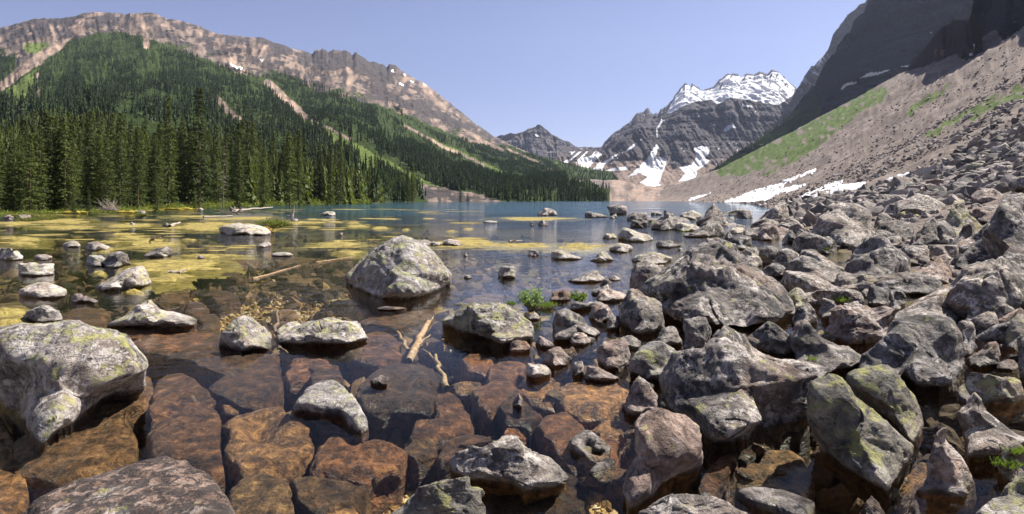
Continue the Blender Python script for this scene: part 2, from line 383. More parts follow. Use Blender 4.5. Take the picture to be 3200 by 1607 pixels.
TOP_LEFT = cv('TL', [(-900, 330), (-300, 230), (0, 165), (100, 140), (200, 115), (260, 110), (340, 112), (440, 100), (480, 80), (550, 72), (600, 78), (650, 82), (720, 88), (800, 78), (860, 75), (910, 90), (960, 112), (1040, 125), (1100, 140), (1150, 155), (1200, 180), (1240, 198), (1330, 208), (1430, 215), (1480, 225), (1500, 220), (1540, 228), (1580, 250), (1650, 270), (1740, 300), (1780, 315), (1805, 320), (1815, 298), (1840, 291)]) + \
    cv('TM', [(0, 300), (15, 293), (50, 312), (120, 298), (150, 310), (190, 325), (210, 322), (245, 330), (280, 360), (310, 372), (350, 378), (385, 397), (398, 378), (440, 388), (500, 430), (560, 465), (620, 500), (700, 560), (800, 640), (900, 720), (1000, 790), (1080, 830), (1200, 885), (1300, 925), (1400, 985), (1450, 1075), (1640, 1150), (1700, 1162)])
Z_L = [(-1300, 50), (0, 68), (350, 84), (600, 122), (900, 190), (1100, 235), (1180, 300), (1230, 420), (1320, 470), (1560, 560), (1800, 760), (2000, 820)]
D_L = [(-1300, 2300), (0, 2400), (700, 2300), (1100, 2600), (1500, 3000), (1700, 2200), (1760, 1500), (1900, 1000)]
TREEL = cv('TL', [(-900, 330), (0, 330), (90, 330), (110, 420), (230, 380), (330, 280), (430, 225), (560, 190), (700, 180), (820, 200), (1000, 270), (1150, 325), (1300, 375), (1440, 440), (1540, 440), (1640, 430), (1750, 490)]) + \
    cv('TM', [(0, 545), (60, 520), (150, 550), (300, 600), (430, 660), (560, 690), (700, 760), (850, 830), (1000, 830), (1100, 845), (1300, 905), (1500, 900)])
FOR = [cv('TL', [(215, 420), (330, 290), (430, 240), (560, 200), (640, 180), (720, 190), (800, 210), (850, 260), (950, 285), (1080, 300), (1150, 330), (1250, 370), (1330, 380), (1450, 420), (1490, 470), (1560, 530), (1640, 600), (1700, 660), (1770, 730), (1880, 800), (2033, 880), (2120, 960), (2250, 1030), (2400, 1080), (2430, 1160), (2400, 1300), (-900, 1400), (-900, 720), (0, 740), (30, 740), (100, 660), (200, 640), (190, 500)]),
       cv('TL', [(-900, 330), (0, 335), (80, 345), (95, 390), (0, 450), (-900, 800)]), cv('TL', [(-900, 560), (60, 560), (110, 570), (60, 700), (-20, 740), (-900, 900)]),
       cv('TM', [(-350, 440), (-250, 425), (-100, 470), (60, 530), (150, 555), (260, 600), (330, 630), (430, 700), (560, 790), (700, 850), (800, 905), (830, 930), (700, 905), (600, 890), (750, 940), (950, 1000), (1100, 1040), (1200, 1060), (1410, 1070), (1640, 1120), (1660, 1180), (1100, 1180), (900, 1140), (700, 1085), (600, 1030), (500, 970), (380, 905), (250, 845), (100, 765), (0, 715), (-130, 650), (-280, 520)]),
       cv('TM', [(740, 800), (900, 825), (1050, 850), (1180, 880), (1300, 930), (1450, 1040), (1410, 1090), (1250, 1050), (1100, 990), (1000, 950), (850, 880)]),
       cv('TM', [(380, 600), (470, 660), (640, 760), (820, 850), (800, 870), (640, 790), (480, 700)])]
TANL = [(cv('TL', [(-60, 560), (0, 510), (120, 415), (240, 325), (350, 255), (410, 190), (480, 140), (560, 85)]), 13), (cv('TL', [(350, 255), (330, 210), (300, 150)]), 6),
        (cv('TL', [(800, 110), (840, 170), (850, 260)]), 10), (cv('TL', [(215, 430), (220, 560), (215, 600)]), 4), (cv('TL', [(110, 610), (90, 650), (30, 720)]), 4),
        (cv('TM', [(480, 725), (600, 790), (720, 850), (850, 910), (950, 955)]), 4), (cv('TL', [(1540, 480), (1600, 530), (1700, 620), (1760, 670)]), 11),
        (cv('TL', [(1760, 670), (1900, 745), (2033, 810)]), 4), (cv('TM', [(850, 770), (960, 820), (1060, 870)]), 5), (cv('TM', [(1080, 860), (1200, 910), (1340, 990)]), 3),
        (cv('TL', [(1250, 570), (1300, 620), (1400, 700)]), 9), (cv('TM', [(160, 400), (180, 440), (160, 480)]), 9), (cv('TM', [(600, 500), (640, 560), (720, 620)]), 9),
        (cv('TL', [(1330, 340), (1400, 400)]), 6), (cv('TL', [(1540, 260), (1500, 330)]), 6)]
LG = [cv('TM', [(-160, 650), (0, 725), (150, 800), (300, 880), (450, 960), (600, 1035), (720, 1085), (640, 1100), (400, 1080), (200, 1020), (0, 930), (-100, 830)]),
      cv('TM', [(420, 780), (560, 830), (700, 905), (950, 985), (1150, 1040), (1000, 1020), (750, 960), (560, 890)]), cv('TM', [(600, 780), (800, 870), (1000, 960), (1150, 1030), (1000, 975), (800, 890)]),
      cv('TL', [(0, 560), (130, 450), (210, 400), (200, 480), (120, 610), (60, 740), (0, 760)]), cv('TM', [(1100, 900), (1300, 980), (1380, 1040), (1250, 1000)]), cv('TL', [(130, 260), (280, 250), (280, 300), (220, 320), (140, 300)])]
SNL = [cv('TL', [(1500, 340), (1520, 345), (1525, 365), (1510, 360)]), cv('TM', [(410, 400), (425, 405), (428, 420), (412, 415)]), cv('TM', [(480, 420), (500, 435), (498, 445), (485, 432)]),
       cv('TM', [(520, 465), (545, 470), (545, 480), (525, 475)]), cv('TM', [(455, 475), (485, 490), (485, 500), (460, 488)]), cv('TL', [(1330, 365), (1400, 395), (1395, 410), (1340, 380)]), cv('TM', [(595, 480), (612, 490), (605, 498)])]
RUB = cv('TM', [(575, 1060), (700, 1080), (830, 1105), (950, 1130), (1060, 1165), (1060, 1200), (640, 1200), (580, 1110)])
CRAGL = [cv('TL', [(500, 110), (640, 80), (650, 110), (560, 170), (500, 160)]), cv('TL', [(1480, 215), (1560, 230), (1800, 320), (1800, 345), (1650, 290), (1500, 250)]), cv('TL', [(1800, 290), (2033, 300), (2200, 340), (2200, 420), (2033, 395), (1830, 400)]),
         cv('TM', [(0, 290), (200, 320), (300, 370), (400, 375), (440, 480), (330, 460), (200, 400), (0, 380)]), cv('TL', [(1260, 280), (1400, 280), (1370, 310), (1280, 310)]), cv('TL', [(340, 230), (420, 160), (440, 190), (370, 250)]),
         cv('TL', [(160, 160), (280, 165), (290, 185), (170, 180)]), cv('TL', [(1800, 470), (1950, 540), (1900, 560), (1800, 520)]), cv('TM', [(300, 500), (500, 580), (700, 650), (900, 740), (900, 780), (700, 700), (450, 610), (300, 540)])]
def mask_left(qx, qy, jx, jy, X_, Y_, Z_):
    tl = lerp(TREEL, jx)
    g = (jy > tl) * 1.0
    g = np.maximum(g, sstep(60, 0, tl - jy) * np.clip(fbm(qx * .03, qy * .05, 2) * 1.6 + .1, 0, .75))
    lg = np.zeros_like(g)
    jx2 = qx + (jx - qx) * .35; jy2 = qy + (jy - qy) * .35
    for p in LG: lg = np.maximum(lg, inpoly(jx2, jy2, p) * 1.0)
    tan = np.zeros_like(g)
    for ln, wd in TANL: tan = np.maximum(tan, sstep(wd * 1.5, wd * .6, near_line(jx2, jy2, ln)))
    tan = np.maximum(tan, np.clip(fbm(qx * .05 + qy * .03, qy * .012, 6, 4) * 1.6 - .1, 0, .45) * (1 - g))
    sn = np.zeros_like(g)
    for p in SNL: sn = np.maximum(sn, inpoly(qx, qy, p) * 1.0)
    for p in TANL: pass
    rub = inpoly(jx2, jy2, RUB)
    strong = np.zeros_like(g)
    for ln, wd in TANL: strong = np.maximum(strong, sstep(wd * 1.4, wd * .7, near_line(jx2, jy2, ln)))
    g = g * (1 - strong) * (1 - rub); lg = lg * (1 - strong) * (1 - rub)
    cr = np.zeros_like(g)
    for p in CRAGL: cr = np.maximum(cr, inpoly(qx + (jx - qx) * .8, qy + (jy - qy) * .8, p) * .85)
    cr = cr + np.clip(ridged(qx * .03, qy * .05, 12, 4) - .1, -.4, .6) * (1 - g)
    return st3(g, sn, tan * (1 - cr)), st3(lg, tan * 0, cr)
ML = mount_mat('left mountain', (.22, .175, .148), (.045, .04, .04), 1.3, .62)
GL = sheet('mountain', -1300, 1905, 900, 420, TOP_LEFT, Z_L, D_L, -.4, 1, 1.5, (26, .006), ML, mask_left, crag=5, log=True, gully=6)

TOP_TONGUE = cv('TM', [(1000, 990), (1150, 930), (1300, 910), (1450, 950), (1600, 985), (1680, 992), (1705, 1010), (1730, 1060), (1800, 1100)])
def mask_tongue(qx, qy, jx, jy, X_, Y_, Z_):
    return st3(np.ones_like(qx), qx * 0, qx * 0), st3((fbm(qx * .02, qy * .05, 3) > .35), qx * 0, qx * 0)
GTG = sheet('mountain', 1540, 1975, 130, 60, TOP_TONGUE, [(0, 1500), (3000, 1500)], [(0, 2100), (3000, 2100)], 8, 1, 1.2, (8, .01), ML, mask_tongue, crag=1.5)

TOP_MOR = cv('TM', [(1300, 1070), (1430, 1055), (1500, 1043), (1560, 1036), (1640, 1042), (1720, 1040)]) + cv('TR', [(0, 1075), (60, 1075), (130, 1085), (200, 1050), (280, 1045), (340, 1015), (420, 990), (520, 960)])
MM = mount_mat('moraine', (.25, .20, .175), (.10, .085, .08), 3.0, .2)
def mask_mor(qx, qy, jx, jy, X_, Y_, Z_):
    sn = inpoly(qx, qy, cv('TM', [(1415, 1045), (1455, 1050), (1445, 1072), (1420, 1068)])) | inpoly(qx, qy, cv('TM', [(1425, 1095), (1460, 1100), (1470, 1108), (1430, 1102)]))
    return st3(qx * 0, sn, np.clip(fbm(qx * .02, qy * .04, 3) * 1.5, 0, .6)), st3(qx * 0, qx * 0, (fbm(qx * .01, qy * .09, 7) > .25) * .5)
GMR = sheet('moraine', 1700, 2330, 240, 90, TOP_MOR, [(0, 930), (1700, 930), (2400, 1000)], [(0, 1400), (3000, 1400)], -1, 1, 1.25, (5, .02), MM, mask_mor, crag=1)

TOP_A = cv('TM', [(900, 850), (1050, 780), (1065, 785), (1100, 768), (1120, 778), (1140, 775), (1180, 760), (1215, 740), (1245, 735), (1255, 720), (1275, 722), (1300, 745), (1340, 780), (1380, 800), (1400, 812), (1440, 820), (1480, 855), (1520, 858), (1560, 870)])
MF = mount_mat('far rock', (.17, .145, .135), (.055, .05, .052), .5, .75)
SNA = [cv('TM', [(1390, 930), (1430, 885), (1480, 885), (1475, 900), (1440, 905), (1420, 935)]), cv('TM', [(1240, 775), (1265, 780), (1262, 790), (1245, 788)])]
def mask_a(qx, qy, jx, jy, X_, Y_, Z_):
    sn = np.zeros_like(qx)
    for p in SNA: sn = np.maximum(sn, inpoly(qx, qy, p) * 1.0)
    return st3(qx * 0, sn, np.clip(fbm(qx * .03, qy * .02, 3) - .1, 0, .4)), st3(qx * 0, qx * 0, np.clip(fbm(qx * .03, qy * .1, 4) + .5, 0, 1))
sheet('mountain', 1480, 1850, 200, 130, TOP_A, [(0, 4200), (3000, 4200)], [(0, 4900), (3000, 4900)], 40, 1, 1.0, (60, .0035), MF, mask_a, crag=3, ribs=90)

TOP_B = cv('TM', [(1440, 850), (1480, 855), (1520, 858), (1600, 865), (1625, 862), (1640, 830), (1700, 770), (1780, 720), (1800, 700), (1830, 662), (1860, 655), (1885, 632), (1900, 640), (1910, 660), (1955, 665), (1970, 632), (1990, 627), (2010, 610)]) + \
    cv('TR', [(0, 640), (35, 630), (60, 655), (100, 650), (125, 627), (145, 632), (180, 590), (200, 555), (235, 510), (262, 488), (285, 508), (303, 486), (355, 528), (400, 520), (430, 508), (455, 470), (495, 435), (565, 433), (580, 460), (620, 428), (660, 437), (690, 425), (735, 437), (760, 413), (800, 417), (830, 450), (870, 492), (900, 515), (960, 560), (1050, 600)])
SNB = [cv('TR', [(150, 655), (175, 610), (215, 545), (262, 500), (270, 540), (310, 495), (355, 525), (400, 520), (430, 508), (460, 475), (500, 440), (565, 440), (620, 440), (735, 440), (800, 420), (900, 512), (880, 552), (800, 605), (740, 598), (680, 590), (620, 575), (520, 570), (440, 600), (400, 575), (300, 590), (230, 622), (180, 655)]),
       cv('TM', [(1780, 1020), (1850, 960), (1900, 900), (1945, 830), (1958, 850), (1935, 910), (2000, 915), (1985, 980), (1960, 1060), (1980, 1070), (1900, 1080), (1850, 1050), (1890, 1020), (1850, 1000)]),
       cv('TR', [(310, 860), (360, 845), (400, 855), (400, 890), (370, 915), (410, 930), (330, 985), (330, 1030), (290, 1050), (220, 1055), (260, 1000), (228, 965), (300, 950), (325, 910)]),
       cv('TR', [(480, 755), (500, 725), (540, 718), (560, 735), (530, 740), (500, 760)]), cv('TR', [(590, 600), (650, 612), (655, 622), (600, 615)]),
       cv('TM', [(1945, 740), (1968, 690), (1975, 700), (1950, 760), (1955, 800), (1945, 790)]), cv('TM', [(1600, 965), (1700, 895), (1725, 890), (1650, 950), (1620, 985), (1780, 965), (1780, 985), (1680, 990)]),
       cv('TM', [(1765, 870), (1815, 830), (1815, 845), (1775, 880)])]
KEEP = [cv('TR', [(455, 480), (500, 440), (575, 445), (560, 500), (520, 520), (450, 530), (430, 545)]), cv('TR', [(590, 460), (620, 435), (665, 440), (700, 430), (730, 445), (690, 500), (650, 530), (600, 500)]),
        cv('TR', [(740, 440), (765, 415), (810, 420), (860, 490), (850, 530), (790, 540), (740, 520)]), cv('TR', [(200, 560), (262, 490), (300, 490), (330, 515), (290, 520), (240, 580)])]
STK = cv('TM', [(1390, 930), (1440, 880), (1600, 870), (1640, 900), (1620, 985), (1500, 990)])
def mask_b(qx, qy, jx, jy, X_, Y_, Z_):
    a = qx + (jx - qx) * .25; b = qy + (jy - qy) * .25
    sn = np.zeros_like(qx)
    for p in SNB: sn = np.maximum(sn, inpoly(a, b, p) * 1.0)
    kp = np.zeros_like(qx)
    for p in KEEP: kp = np.maximum(kp, inpoly(a, b, p) * 1.0)
    v = ridged(qx * .10 + qy * .05, qy * .035, 4, 4)
    sn = np.where(kp > 0, (v > .02) * 1.0, sn)
    sn = np.maximum(sn, inpoly(a, b, STK) * (ridged(qx * .05 + qy * .06, qy * .01 - qx * .01, 6, 3) > .25))
    sn = np.maximum(sn, (ridged(qx * .03, qy * .09, 8, 4) > .86) * (qy > 330) * .9)
    lo = sstep(470, 530, qy) * (1 - inpoly(a, b, cv('TR', [(150, 960), (240, 790), (300, 860), (300, 960)])))
    return st3(qx * 0, sn, lo * .5), st3(qx * 0, qx * 0, 1 - lo * 1.6)
sheet('mountain', 1740, 2580, 480, 300, TOP_B, [(0, 2300), (3000, 2300)], [(0, 4200), (3000, 4200)], 30, 1.0, .9, (24, .004), MF, mask_b, crag=9, ribs=60, dprof=[(0, 0), (.2, .2), (.5, .35), (.8, .75), (1, 1)])

TOP_C = cv('TR', [(780, 720), (870, 590), (925, 490), (965, 420), (1010, 375), (1060, 325), (1085, 290), (1100, 250), (1115, 200), (1150, 160), (1170, 130), (1200, 90), (1240, 60), (1260, 30), (1300, 15), (1330, -40), (1500, -300), (1700, -420)])
def mask_c(qx, qy, jx, jy, X_, Y_, Z_):
    sn = (ridged(qx * .07 - qy * .05, qy * .03, 4, 4) > .55) * (qy > 170) * (qy < 290)
    return st3(qx * 0, sn, qx * 0 + .3), st3(qx * 0, qx * 0, qx * 0 + .2)
sheet('mountain', 2400, 2900, 200, 240, TOP_C, [(0, 2300), (3000, 2300)], [(0, 2700), (3000, 2700)], 30, 1, 1.0, (20, .004), MF, mask_c, crag=9, ribs=90)

TOP_D = cv('TR', [(300, 1050), (410, 1000), (480, 945), (600, 860), (760, 765), (880, 655), (940, 565), (985, 520), (1010, 490), (1040, 420), (1075, 358), (1100, 325), (1130, 305), (1140, 260), (1165, 240), (1180, 205), (1215, 190), (1235, 120), (1260, 90), (1290, 75), (1320, 0), (1400, -120), (1600, -300), (2400, -420), (3400, -500)])
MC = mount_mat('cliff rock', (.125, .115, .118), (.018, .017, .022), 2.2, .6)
def mask_d(qx, qy, jx, jy, X_, Y_, Z_):
    a = qx + (jx - qx) * .3; b = qy + (jy - qy) * .3
    sn = inpoly(a, b, cv('TR', [(1155, 510), (1175, 485), (1250, 467), (1252, 475), (1190, 498), (1160, 518)])) | inpoly(a, b, cv('TR', [(1270, 448), (1300, 435), (1320, 422), (1442, 405), (1440, 412), (1380, 430), (1310, 445)])) | \
        inpoly(a, b, cv('TR', [(1485, 385), (1520, 380), (1556, 378), (1550, 390)])) | inpoly(a, b, cv('TR', [(1665, 186), (1695, 190), (1690, 194)]))
    g = inpoly(a, b, cv('TR', [(300, 1050), (880, 655), (1000, 540), (1050, 640), (960, 760), (800, 900), (420, 1100)]))
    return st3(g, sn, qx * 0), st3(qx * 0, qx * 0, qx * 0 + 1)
GD = sheet('cliff', 2150, 4000, 560, 300, TOP_D, [(2100, 1300), (2700, 1150), (3200, 900), (4000, 900)], [(2100, 1500), (2400, 1700), (3200, 1350), (4000, 1300)], 20, 1, .9, (10, .01), MC, mask_d, crag=8, ribs=80)

BASE_E = cv('TR', [(1540, 412), (1620, 478), (1720, 475), (1790, 435), (1880, 348), (1925, 322), (2000, 328), (2090, 335), (2115, 292), (2218, 258), (2600, 120), (3200, -80)])
TOP_E = cv('TR', [(1535, 400), (1545, 390), (1570, 350), (1600, 325), (1640, 290), (1680, 235), (1700, 210), (1750, 158), (1790, 145), (1805, 118), (1850, 122), (1900, 115), (1920, 150), (1926, 20), (1935, -60), (2050, -260), (2400, -400), (3200, -560)])
EB = []
for q in np.linspace(BASE_E[0][0], 3560, 60):
    hh = hit(q, float(lerp(BASE_E, q)) + 2)
    EB.append((q, min(hh[1], 900) if hh else (EB[-1][1] if EB else 800)))
_e = np.array([b for a, b in EB]); _k = np.ones(15) / 15; _e = np.convolve(np.pad(_e, 7, mode='edge'), _k, 'valid'); EB = [(a, float(q)) for (a, b), q in zip(EB, _e)]
ME = mount_mat('red cliff rock', (.16, .10, .08), (.025, .018, .018), 4.0, .5)
def mask_e(qx, qy, jx, jy, X_, Y_, Z_):
    sn = inpoly(qx, qy, cv('TR', [(2050, 245), (2085, 245), (2080, 265), (2065, 290), (2050, 290)])) | inpoly(qx, qy, cv('TR', [(1898, 312), (1918, 306), (1920, 320), (1905, 325)])) | inpoly(qx, qy, cv('TR', [(1925, 250), (1935, 260), (1928, 290)]))
    return st3(qx * 0, sn, qx * 0), st3(qx * 0, qx * 0, np.clip(fbm(qx * .02, qy * .02, 3) + .6, 0, 1))
TOP_E1 = cv('TR', [(1535, 412), (1545, 390), (1570, 350), (1600, 325), (1640, 290), (1680, 235), (1700, 210), (1750, 158), (1790, 145), (1805, 118), (1850, 122), (1895, 118), (1915, 150), (1940, 140), (1990, 120)])
TOP_E2 = cv('TR', [(1880, 200), (1915, 60), (1940, -60), (2050, -260), (2400, -400), (3200, -560)])
sheet('cliff', 2833, 3070, 130, 200, TOP_E1, EB, [(a, b * 1.18) for a, b in EB], -5, 1, .95, (4, .03), ME, mask_e, crag=7, ribs=24)
sheet('cliff', 3020, 3560, 220, 240, TOP_E2, [(a, b * 1.1) for a, b in EB], [(a, b * 1.4) for a, b in EB], -5, 1, .95, (4, .03), MC, mask_e, crag=9, ribs=30)
# ------------------------------------------------------------------ trees
def leaf_mat(name, a, b, rnd=.5):
    m = NT(name)
    n = m.noise(.9, 4, .7)
    c = m.ramp(n, [(.3, a), (.7, b)])
    c = m.mix(1, c, m.ramp(m.rand(), [(0, (1 - rnd * .6,) * 3), (1, (1 + rnd * .6, 1 + rnd * .45, 1 + rnd * .1))]), 'MULTIPLY')
    p = m.principled(c, .7, None, .25)
    t = m.n('ShaderNodeBsdfTranslucent'); m.set(t.inputs[0], m.mix(1, c, (1.5, 1.6, .7), 'MULTIPLY'))
    x = m.n('ShaderNodeMixShader'); x.inputs[0].default_value = .3
    m.t.links.new(p.outputs[0], x.inputs[1]); m.t.links.new(t.outputs[0], x.inputs[2]); m.t.links.new(x.outputs[0], m.out.inputs[0])
    return m.m
M['needle'] = leaf_mat('spruce needles', (.034, .054, .018), (.10, .125, .036), .6)
M['far needle'] = leaf_mat('far spruce needles', (.026, .046, .020), (.055, .080, .032), .3)
M['leaf'] = leaf_mat('shrub leaves', (.09, .16, .025), (.22, .30, .07), .3)
M['under'] = leaf_mat('shore greenery', (.08, .11, .02), (.20, .22, .05), .3)
M['silver leaf'] = leaf_mat('willow leaves', (.12, .22, .06), (.34, .42, .22), .2)
def plain(name, a, b, sc=4, rough=.85, bump=.3, spec=.2):
    m = NT(name); n = m.noise(sc, 8, .7)
    m.principled(m.ramp(n, [(.35, a), (.65, b)]), rough, m.bump(n, bump, .05), spec); return m.m
M['bark'] = plain('bark', (.07, .05, .035), (.2, .15, .11), 6)
M['dead wood'] = plain('bleached wood', (.18, .15, .12), (.46, .40, .34), 12)
M['wet wood'] = plain('wet wood', (.16, .10, .05), (.42, .30, .19), 14)
def spruce_meshes(k, dead=False):
    r = np.random.default_rng(100 + k)
    wid = r.uniform(.105, .15); nw = 44; hb = r.uniform(.04, .12)
    pts = [(r.normal() * .002, r.normal() * .002, t, .012 * (1 - t) + .0012) for t in np.linspace(0, 1, 9)]
    V, Fc = tubes(pts and [pts], 6)
    trunk = mk_mesh('trunk', V, Fc)
    T = []
    for i in range(nw):
        t = hb + (1 - hb) * (i + r.uniform(0, .6)) / nw
        L0 = wid * (1 - t) ** .72 * (.9 + .25 * math.sin(i * 1.9 + k)) + .008
        if t < .2: L0 *= r.uniform(.5, 1)
        nb = 8 if t < .7 else 6
        for j in range(nb):
            if r.random() < .12: continue
            a = r.uniform(0, 2 * math.pi); L = L0 * r.uniform(.55, 1.2)
            droop = r.uniform(.25, .6) * (1 - t * .9)
            ca, sa = math.cos(a), math.sin(a)
            for q in np.linspace(.18, 1, max(4, int(L / .013))):
                if dead and r.random() < .75: continue
                px_, pz = L * q, t - droop * L * q ** .8 + .12 * L * q * q
                for e in (-1, 1):
                    s = .0125 * r.uniform(.7, 1.5)
                    c = np.array([ca * px_, sa * px_, pz]) + r.normal(0, .0028, 3)
                    d = np.array([ca, sa, -.25]) * s * 1.1 + np.array([-sa, ca, 0]) * e * s * r.uniform(.5, 1.2) + np.array([0, 0, -r.uniform(.1, .9) * s])
                    sd = np.cross(d, r.normal(0, 1, 3)); sd = sd / (np.linalg.norm(sd) + 1e-9) * s * .42
                    T += [c - sd, c + sd, c + d]
    V = np.array(T); Fc = np.arange(len(V)).reshape(-1, 3)
    crown = mk_mesh('crown', V, Fc, smooth=False)
    trunk.materials.append(M['bark']); crown.materials.append(M['needle'])
    return trunk, crown
SPR = [spruce_meshes(k) for k in range(7)]
def shore_d(px): return float(lerp(Z_L, px))
LX, LD, LZ, LQX, LQY = GL
_u = np.linspace(0, 1, LD.shape[0])
def left_z(px, d):
    i = (px + 1300) / (1905 + 1300) * 899
    i0 = int(min(max(i, 0), 898))
    return float(np.interp(d, LD[:, i0], LZ[:, i0]))
def spruce(px, d, h, label, group='spruces along the left shore', lean=0, z=None, sub=0):
    e = bpy.data.objects.new('spruce_tree', None); COL.objects.link(e)
    zz = left_z(px, d) if z is None else z
    e.location = ((px - CX) / F * d, d, zz - .15); e.rotation_euler = (lean, lean * .5, random.uniform(0, 6.3))
    wv = random.uniform(.6, 1.05); e.scale = (h * wv, h * wv, h)
    e.empty_display_size = .1
    tag(e, label, 'tree', group)
    if 'pale rubble by' in label or 'on the pale rubble' in label: e.scale = (h * 1.9, h * 1.9, h)
    tm, cm = SPR[random.randrange(7)]
    for nm, me in (('trunk', tm), ('crown', cm)):
        o = bpy.data.objects.new(nm, me); COL.objects.link(o); o.parent = e
    return e
# named spruces read off the photograph: (column, top row, distance, label)
NAMED = [(527, 300, 118, 'tallest pair of spruces on the left, the left one with a dense dark crown'), (622, 268, 128, 'tallest spruce of the left forest, its top standing above all its neighbours'),
         (1064, 420, 170, 'tall dark spruce standing out above the sunny meadow at the forest end'), (184, 395, 92, 'tall spruce near the left edge with bright green lit side'),
         (350, 372, 98, 'broad tall spruce behind the grey driftwood shrub'), (748, 378, 118, 'slim tall spruce rising right of the dead grey tree'),
         (905, 405, 150, 'narrow dark spruce with a high thin top, left of the forest end'), (935, 400, 155, 'dense dark spruce just left of the forest end'),
         (488, 530, 82, 'bright green young spruce at the water edge'), (278, 590, 76, 'small bushy young spruce above the yellow moss'), (230, 590, 75, 'small young spruce left of the bushy one above the moss'),
         (825, 460, 128, 'bright yellowish green spruce at the shore right of the forest middle'), (1035, 500, 176, 'bright green spruce beside the shore meadow'), (610, 585, 96, 'short young spruce at the edge under the tallest one'),
         (430, 340 + 60, 100, 'spruce with a bare lower trunk near the shore'), (1290, 505, 318, 'last tall spruce of the near forest beside the pale rubble'), (1275, 520, 320, 'second last spruce of the near forest beside the pale rubble'),
         (1439, 590, 470, 'lone small spruce standing on the pale rubble by the water'), (1462, 603, 490, 'tiny spruce right of the lone one on the pale rubble')]
for px, ty, d, lb in NAMED:
    z0 = left_z(px, d); z1 = H + (HOR - ty) / F * d
    spruce(px, d, z1 - z0, lb, 'spruces along the left shore')
prof = [(-300, 400), (0, 415), (80, 400), (120, 365), (200, 390), (260, 385), (330, 380), (420, 372), (470, 400), (560, 400), (640, 400), (700, 430), (760, 410), (830, 430), (900, 420), (960, 440), (1000, 450), (1070, 470), (1130, 500), (1200, 530), (1260, 520), (1300, 560), (1340, 600)]
n = 0
while n < 275:
    px = random.uniform(-180, 1330)
    if px > 1080 and random.random() < .35: continue
    back = random.random() ** 1.3
    d = shore_d(px) * (1.03 + .55 * back) + 3
    ty = float(lerp(prof, px)) + random.uniform(-35, 55) - 10 + (1 - back) * random.uniform(0, 80) * (random.random() < .5)
    z0 = left_z(px, d); z1 = H + (HOR - ty) / F * d
    h = z1 - z0
    if h < 2.5: continue
    spruce(px, d, min(h, 25), 'dark green spruce in the dense forest along the left shore'); n += 1
# second shore forest and slopes: one mass nobody could count
def far_trees(name, P_, label, seed=1, tri_scale=1.0, mat='far needle', tiers=7, nb=5, wd=.75):
    r = np.random.default_rng(seed); V = []; 
    P_ = np.array(P_); N = len(P_)
    h = P_[:, 3]; out = []
    for t in range(tiers):
        zt = 1 - (t / tiers) ** .9 * .97
        zb = zt - (1.45 / min(tiers, 10)) * r.uniform(.8, 1.2, N)
        rad = h * (.025 + .115 * ((t + 1) / tiers) ** .8) * r.uniform(.8, 1.2, N)
        a0 = r.uniform(0, 6.3, N)
        for b in range(nb):
            a = a0 + b * 2 * math.pi / nb + r.normal(0, .25, N)
            rr = rad * r.uniform(.7, 1.25, N)
            top = np.stack([P_[:, 0], P_[:, 1], P_[:, 2] + h * zt], -1)
            l = np.stack([P_[:, 0] + np.cos(a - wd) * rr, P_[:, 1] + np.sin(a - wd) * rr, P_[:, 2] + h * np.maximum(zb, .01)], -1)
            q = np.stack([P_[:, 0] + np.cos(a + wd) * rr * .8, P_[:, 1] + np.sin(a + wd) * rr * .8, P_[:, 2] + h * np.maximum(zb + .05 * r.normal(0, 1, N), .01)], -1)
            out.append(np.stack([top, l, q], 1))
    V = np.stack(out, 1).reshape(-1, 3); Fc = np.arange(len(V)).reshape(-1, 3)
    return add(name, mk_mesh(name, V, Fc, smooth=False), M[mat], label=label, kind='stuff')
def scatter(G, n, maskfn, hfn, seed, dpw=.35, dmin=0):
    r = np.random.default_rng(seed); X_, D_, Z_, QX, QY = G
    cx = (X_[:-1, :-1] + X_[1:, 1:]) / 2; area = np.abs((X_[:-1, 1:] - X_[:-1, :-1]) * (D_[1:, :-1] - D_[:-1, :-1]))
    mk = maskfn(QX[:-1, :-1], QY[:-1, :-1], X_[:-1, :-1], D_[:-1, :-1])
    wgt = area * mk / D_[:-1, :-1] ** dpw * (D_[:-1, :-1] > dmin); wgt = wgt / wgt.sum()
    idx = r.choice(wgt.size, n, p=wgt.ravel()); i, j = np.unravel_index(idx, wgt.shape)
    a, b = r.random(n), r.random(n)
    def bi(A): return A[i, j] * (1 - a) * (1 - b) + A[i + 1, j] * a * (1 - b) + A[i, j + 1] * (1 - a) * b + A[i + 1, j + 1] * a * b
    x, d, z = bi(X_), bi(D_), bi(Z_)
    return np.stack([x, d, z - .5, hfn(r, n, QX[i, j], QY[i, j], d)], -1)
def mfor(qx, qy, x, d):
    jx = qx + fbm(qx * .02, qy * .02, 1, 4) * 22 * .7; jy = qy + fbm(qx * .02, qy * .02, 9, 4) * 14
    m = np.zeros(qx.shape)
    for p in FOR: m = np.maximum(m, inpoly(jx, jy, p) * 1.0)
    dens = np.clip(.75 + fbm(qx * .012, qy * .02, 6, 4) * 1.6, .12, 1.3)
    hi = sstep(150, 420, qy)           # thinner towards the tree line
    m *= dens * (.35 + .65 * hi)
    belt = (qy > lerp(TREEL, qx)) * 1.0
    m = np.maximum(m, belt * .035)
    for ln, wd in TANL: m = m * (near_line(jx, jy, ln) > wd)
    m = m * (1 - inpoly(jx, jy, RUB)); m = m * (1 - inpoly(jx, jy, cv('TL', [(890, 535), (940, 540), (1030, 575), (1000, 590), (900, 570)])))
    return m
far_trees('forest', scatter(GL, 2600, lambda qx, qy, x, d: mfor(qx, qy, x, d) * (d < 330), lambda r, n, qx, qy, d: r.uniform(9, 17, n), 15, dmin=165), 'dense band of spruces behind the shore trees', 9, tiers=17, nb=8, mat='needle', wd=.42)
